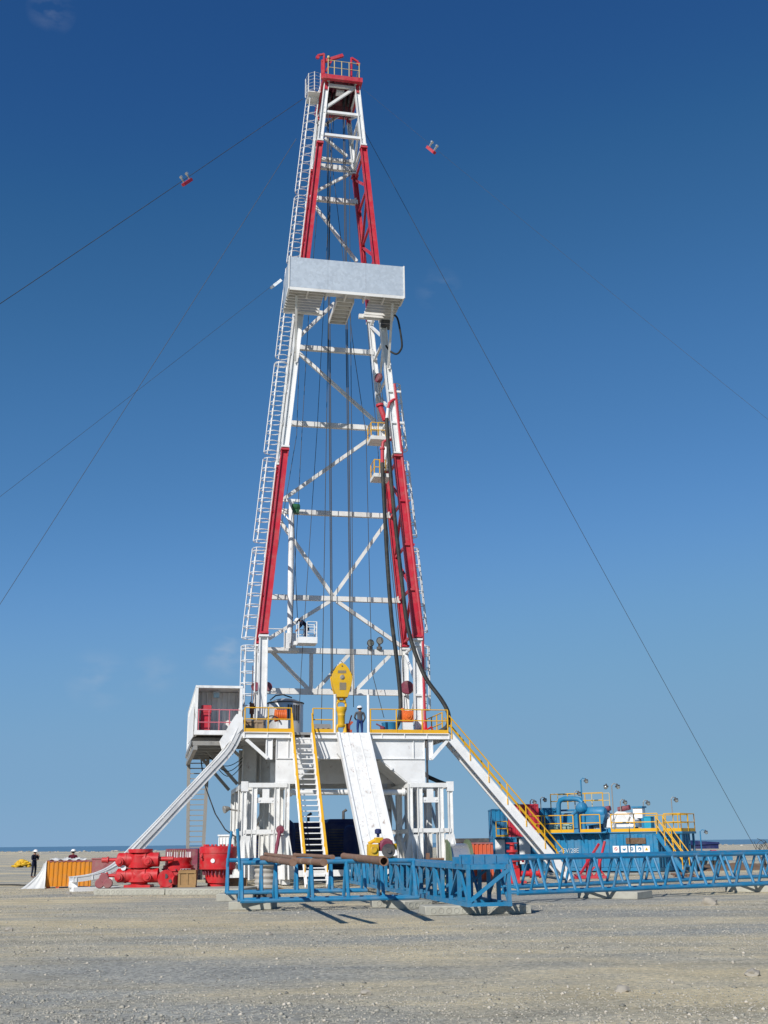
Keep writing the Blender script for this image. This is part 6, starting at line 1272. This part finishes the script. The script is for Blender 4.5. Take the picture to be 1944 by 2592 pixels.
    if helmet:
        b = MB(); b.lathe(hd + upv * .035, upv, [(.150, -.012), (.152, .0), (.128, .006), (.126, .04), (.108, .085), (.07, .115), (.02, .125)], 18); b.box(*sorted((hd[0] - .08, hd[0] + .08)), hd[1] + fr_[1] * .19 - .04, hd[1] + fr_[1] * .19 + .04, hd[2] + .02 + fr_[2] * .1, hd[2] + .035 + fr_[2] * .1); b.build('helmet', M['helmet'], o)
    sd = nrm(np.cross(fr_, upv)); b = MB(); b.lathe(hd - fr_ * .015 + upv * -.0, upv, [(.08, -.05), (.108, -.02), (.112, .03), (.1, .06)], 14); 
    b = MB()
    for k in (-1, 1): b.ico(hd + fr_ * .094 + sd * .034 * k + upv * .01, .012, 1)
    b.ico(hd + fr_ * .098 - upv * .055, .014, 1, 0, (1.6, .6, .5)); b.build('face', M['hair'], o)
    b = MB()
    for k in (-1, 1): b.ico(hd + sd * .103 * k - upv * .005, .026, 1, 0, (.5, 1, 1.3))
    b.build('ears', M['skin'], o)
    b = MB(); b.ico(hd - fr_ * .03 - upv * .015, .098, 1, .02, (1, 1, 1)); b.build('hair', M['hair'], o)
    o.location = tuple(loc); o.rotation_euler = (0, 0, yaw); o.scale = (scale * 1.14, scale * 1.14, scale)
    return o
pl_ = atZ(84, 2222)
person('man in dark clothes and white helmet standing with a hand raised to his face', pl_, R(60), dict(ell=(.25, -.02, 1.13), wrl=(.12, -.22, 1.36), pal=(.07, -.20, 1.43), elr=(-.24, -.06, 1.13), wrr=(-.06, -.24, 1.12), par=(.02, -.25, 1.13), anl=(.10, .0, .09), anr=(-.10, .05, .09), head=(0, -.045, 1.62), nose=(0, -.14, 1.595), htop=(0, -.03, 1.69)), None, dict(skin='skin', shirt='navycloth', trousers='navycloth', boot='boot'))
pm_ = atZ(181, 2226)
person('man in a maroon shirt and white helmet standing behind the orange steel box', pm_, R(170), dict(ell=(.27, .0, 1.15), wrl=(.16, -.2, 1.0), pal=(.11, -.26, .99), elr=(-.27, .0, 1.15), wrr=(-.16, -.2, 1.0), par=(-.11, -.26, .99)), None, dict(skin='skin', shirt='marooncloth', trousers='navycloth', boot='boot'))
pf_ = rY(911, 1850, -.9); pf_[2] = FZ
person('worker in grey shirt, blue trousers and white helmet standing on the drill floor', RIG(pf_), R(200), dict(ell=(.26, -.04, 1.14), wrl=(.12, -.22, 1.02), pal=(.06, -.26, 1.03), elr=(-.26, .02, 1.12), wrr=(-.22, -.12, .92), par=(-.21, -.16, .87)), None, dict(skin='skin', shirt='greycloth', trousers='bluecloth', boot='boot'), scale=.98)
bz_ = bk[2] + .1
person('man in dark clothes and white helmet bending over inside the white man basket', RIG((bk[0] - .06, -.25, bz_)), R(-75), dict(pelvis=(0, .14, .86), waist=(0, .08, .98), chest=(0, -.10, 1.12), neck=(0, -.24, 1.19), hb=(0, -.29, 1.21), head=(0, -.37, 1.22), htop=(0, -.40, 1.29), nose=(0, -.44, 1.15), shl=(.185, -.17, 1.17), shr=(-.185, -.17, 1.17), ell=(.22, -.22, .90), elr=(-.22, -.22, .90), wrl=(.12, -.36, .74), wrr=(-.12, -.36, .74), pal=(.10, -.41, .69), par=(-.10, -.41, .69), hil=(.095, .13, .82), hir=(-.095, .13, .82), knl=(.11, .02, .46), knr=(-.11, .02, .46), anl=(.11, .08, .09), anr=(-.11, .08, .09), tol=(.13, -.10, .04), tor=(-.13, -.10, .04)), None, dict(skin='skin', shirt='navycloth', trousers='navycloth', boot='boot'))

# small things lying about
b = MB()
for i in range(9): p = atZ(634 + i * 8, 2270 - (i % 2) * 1.5, .12); b.lathe(p + np.array([0, -.1, 0]), (.3, 1, 0), [(.04, 0), (.12, .01), (.12, .22), (.04, .23)], 10)
b.tube(atZ(630, 2267, .12), atZ(702, 2266, .12), .03, 6); solo(b, 'roller_set', M['dark'], 'row of dark rollers lying under the far left pipe rack', 'rollers')
b = MB()
for (u0, v0, u1, v1) in ((1700, 2212, 1742, 2216), (1706, 2217, 1756, 2213), (1715, 2209, 1760, 2218)): b.tube(atZ(u0, v0, .08), atZ(u1, v1, .08), .06, 6)
solo(b, 'pipe_scraps', M['rustpipe'], 'few dark scrap pipes lying on the ground right of the blue tank', 'scrap pipes')
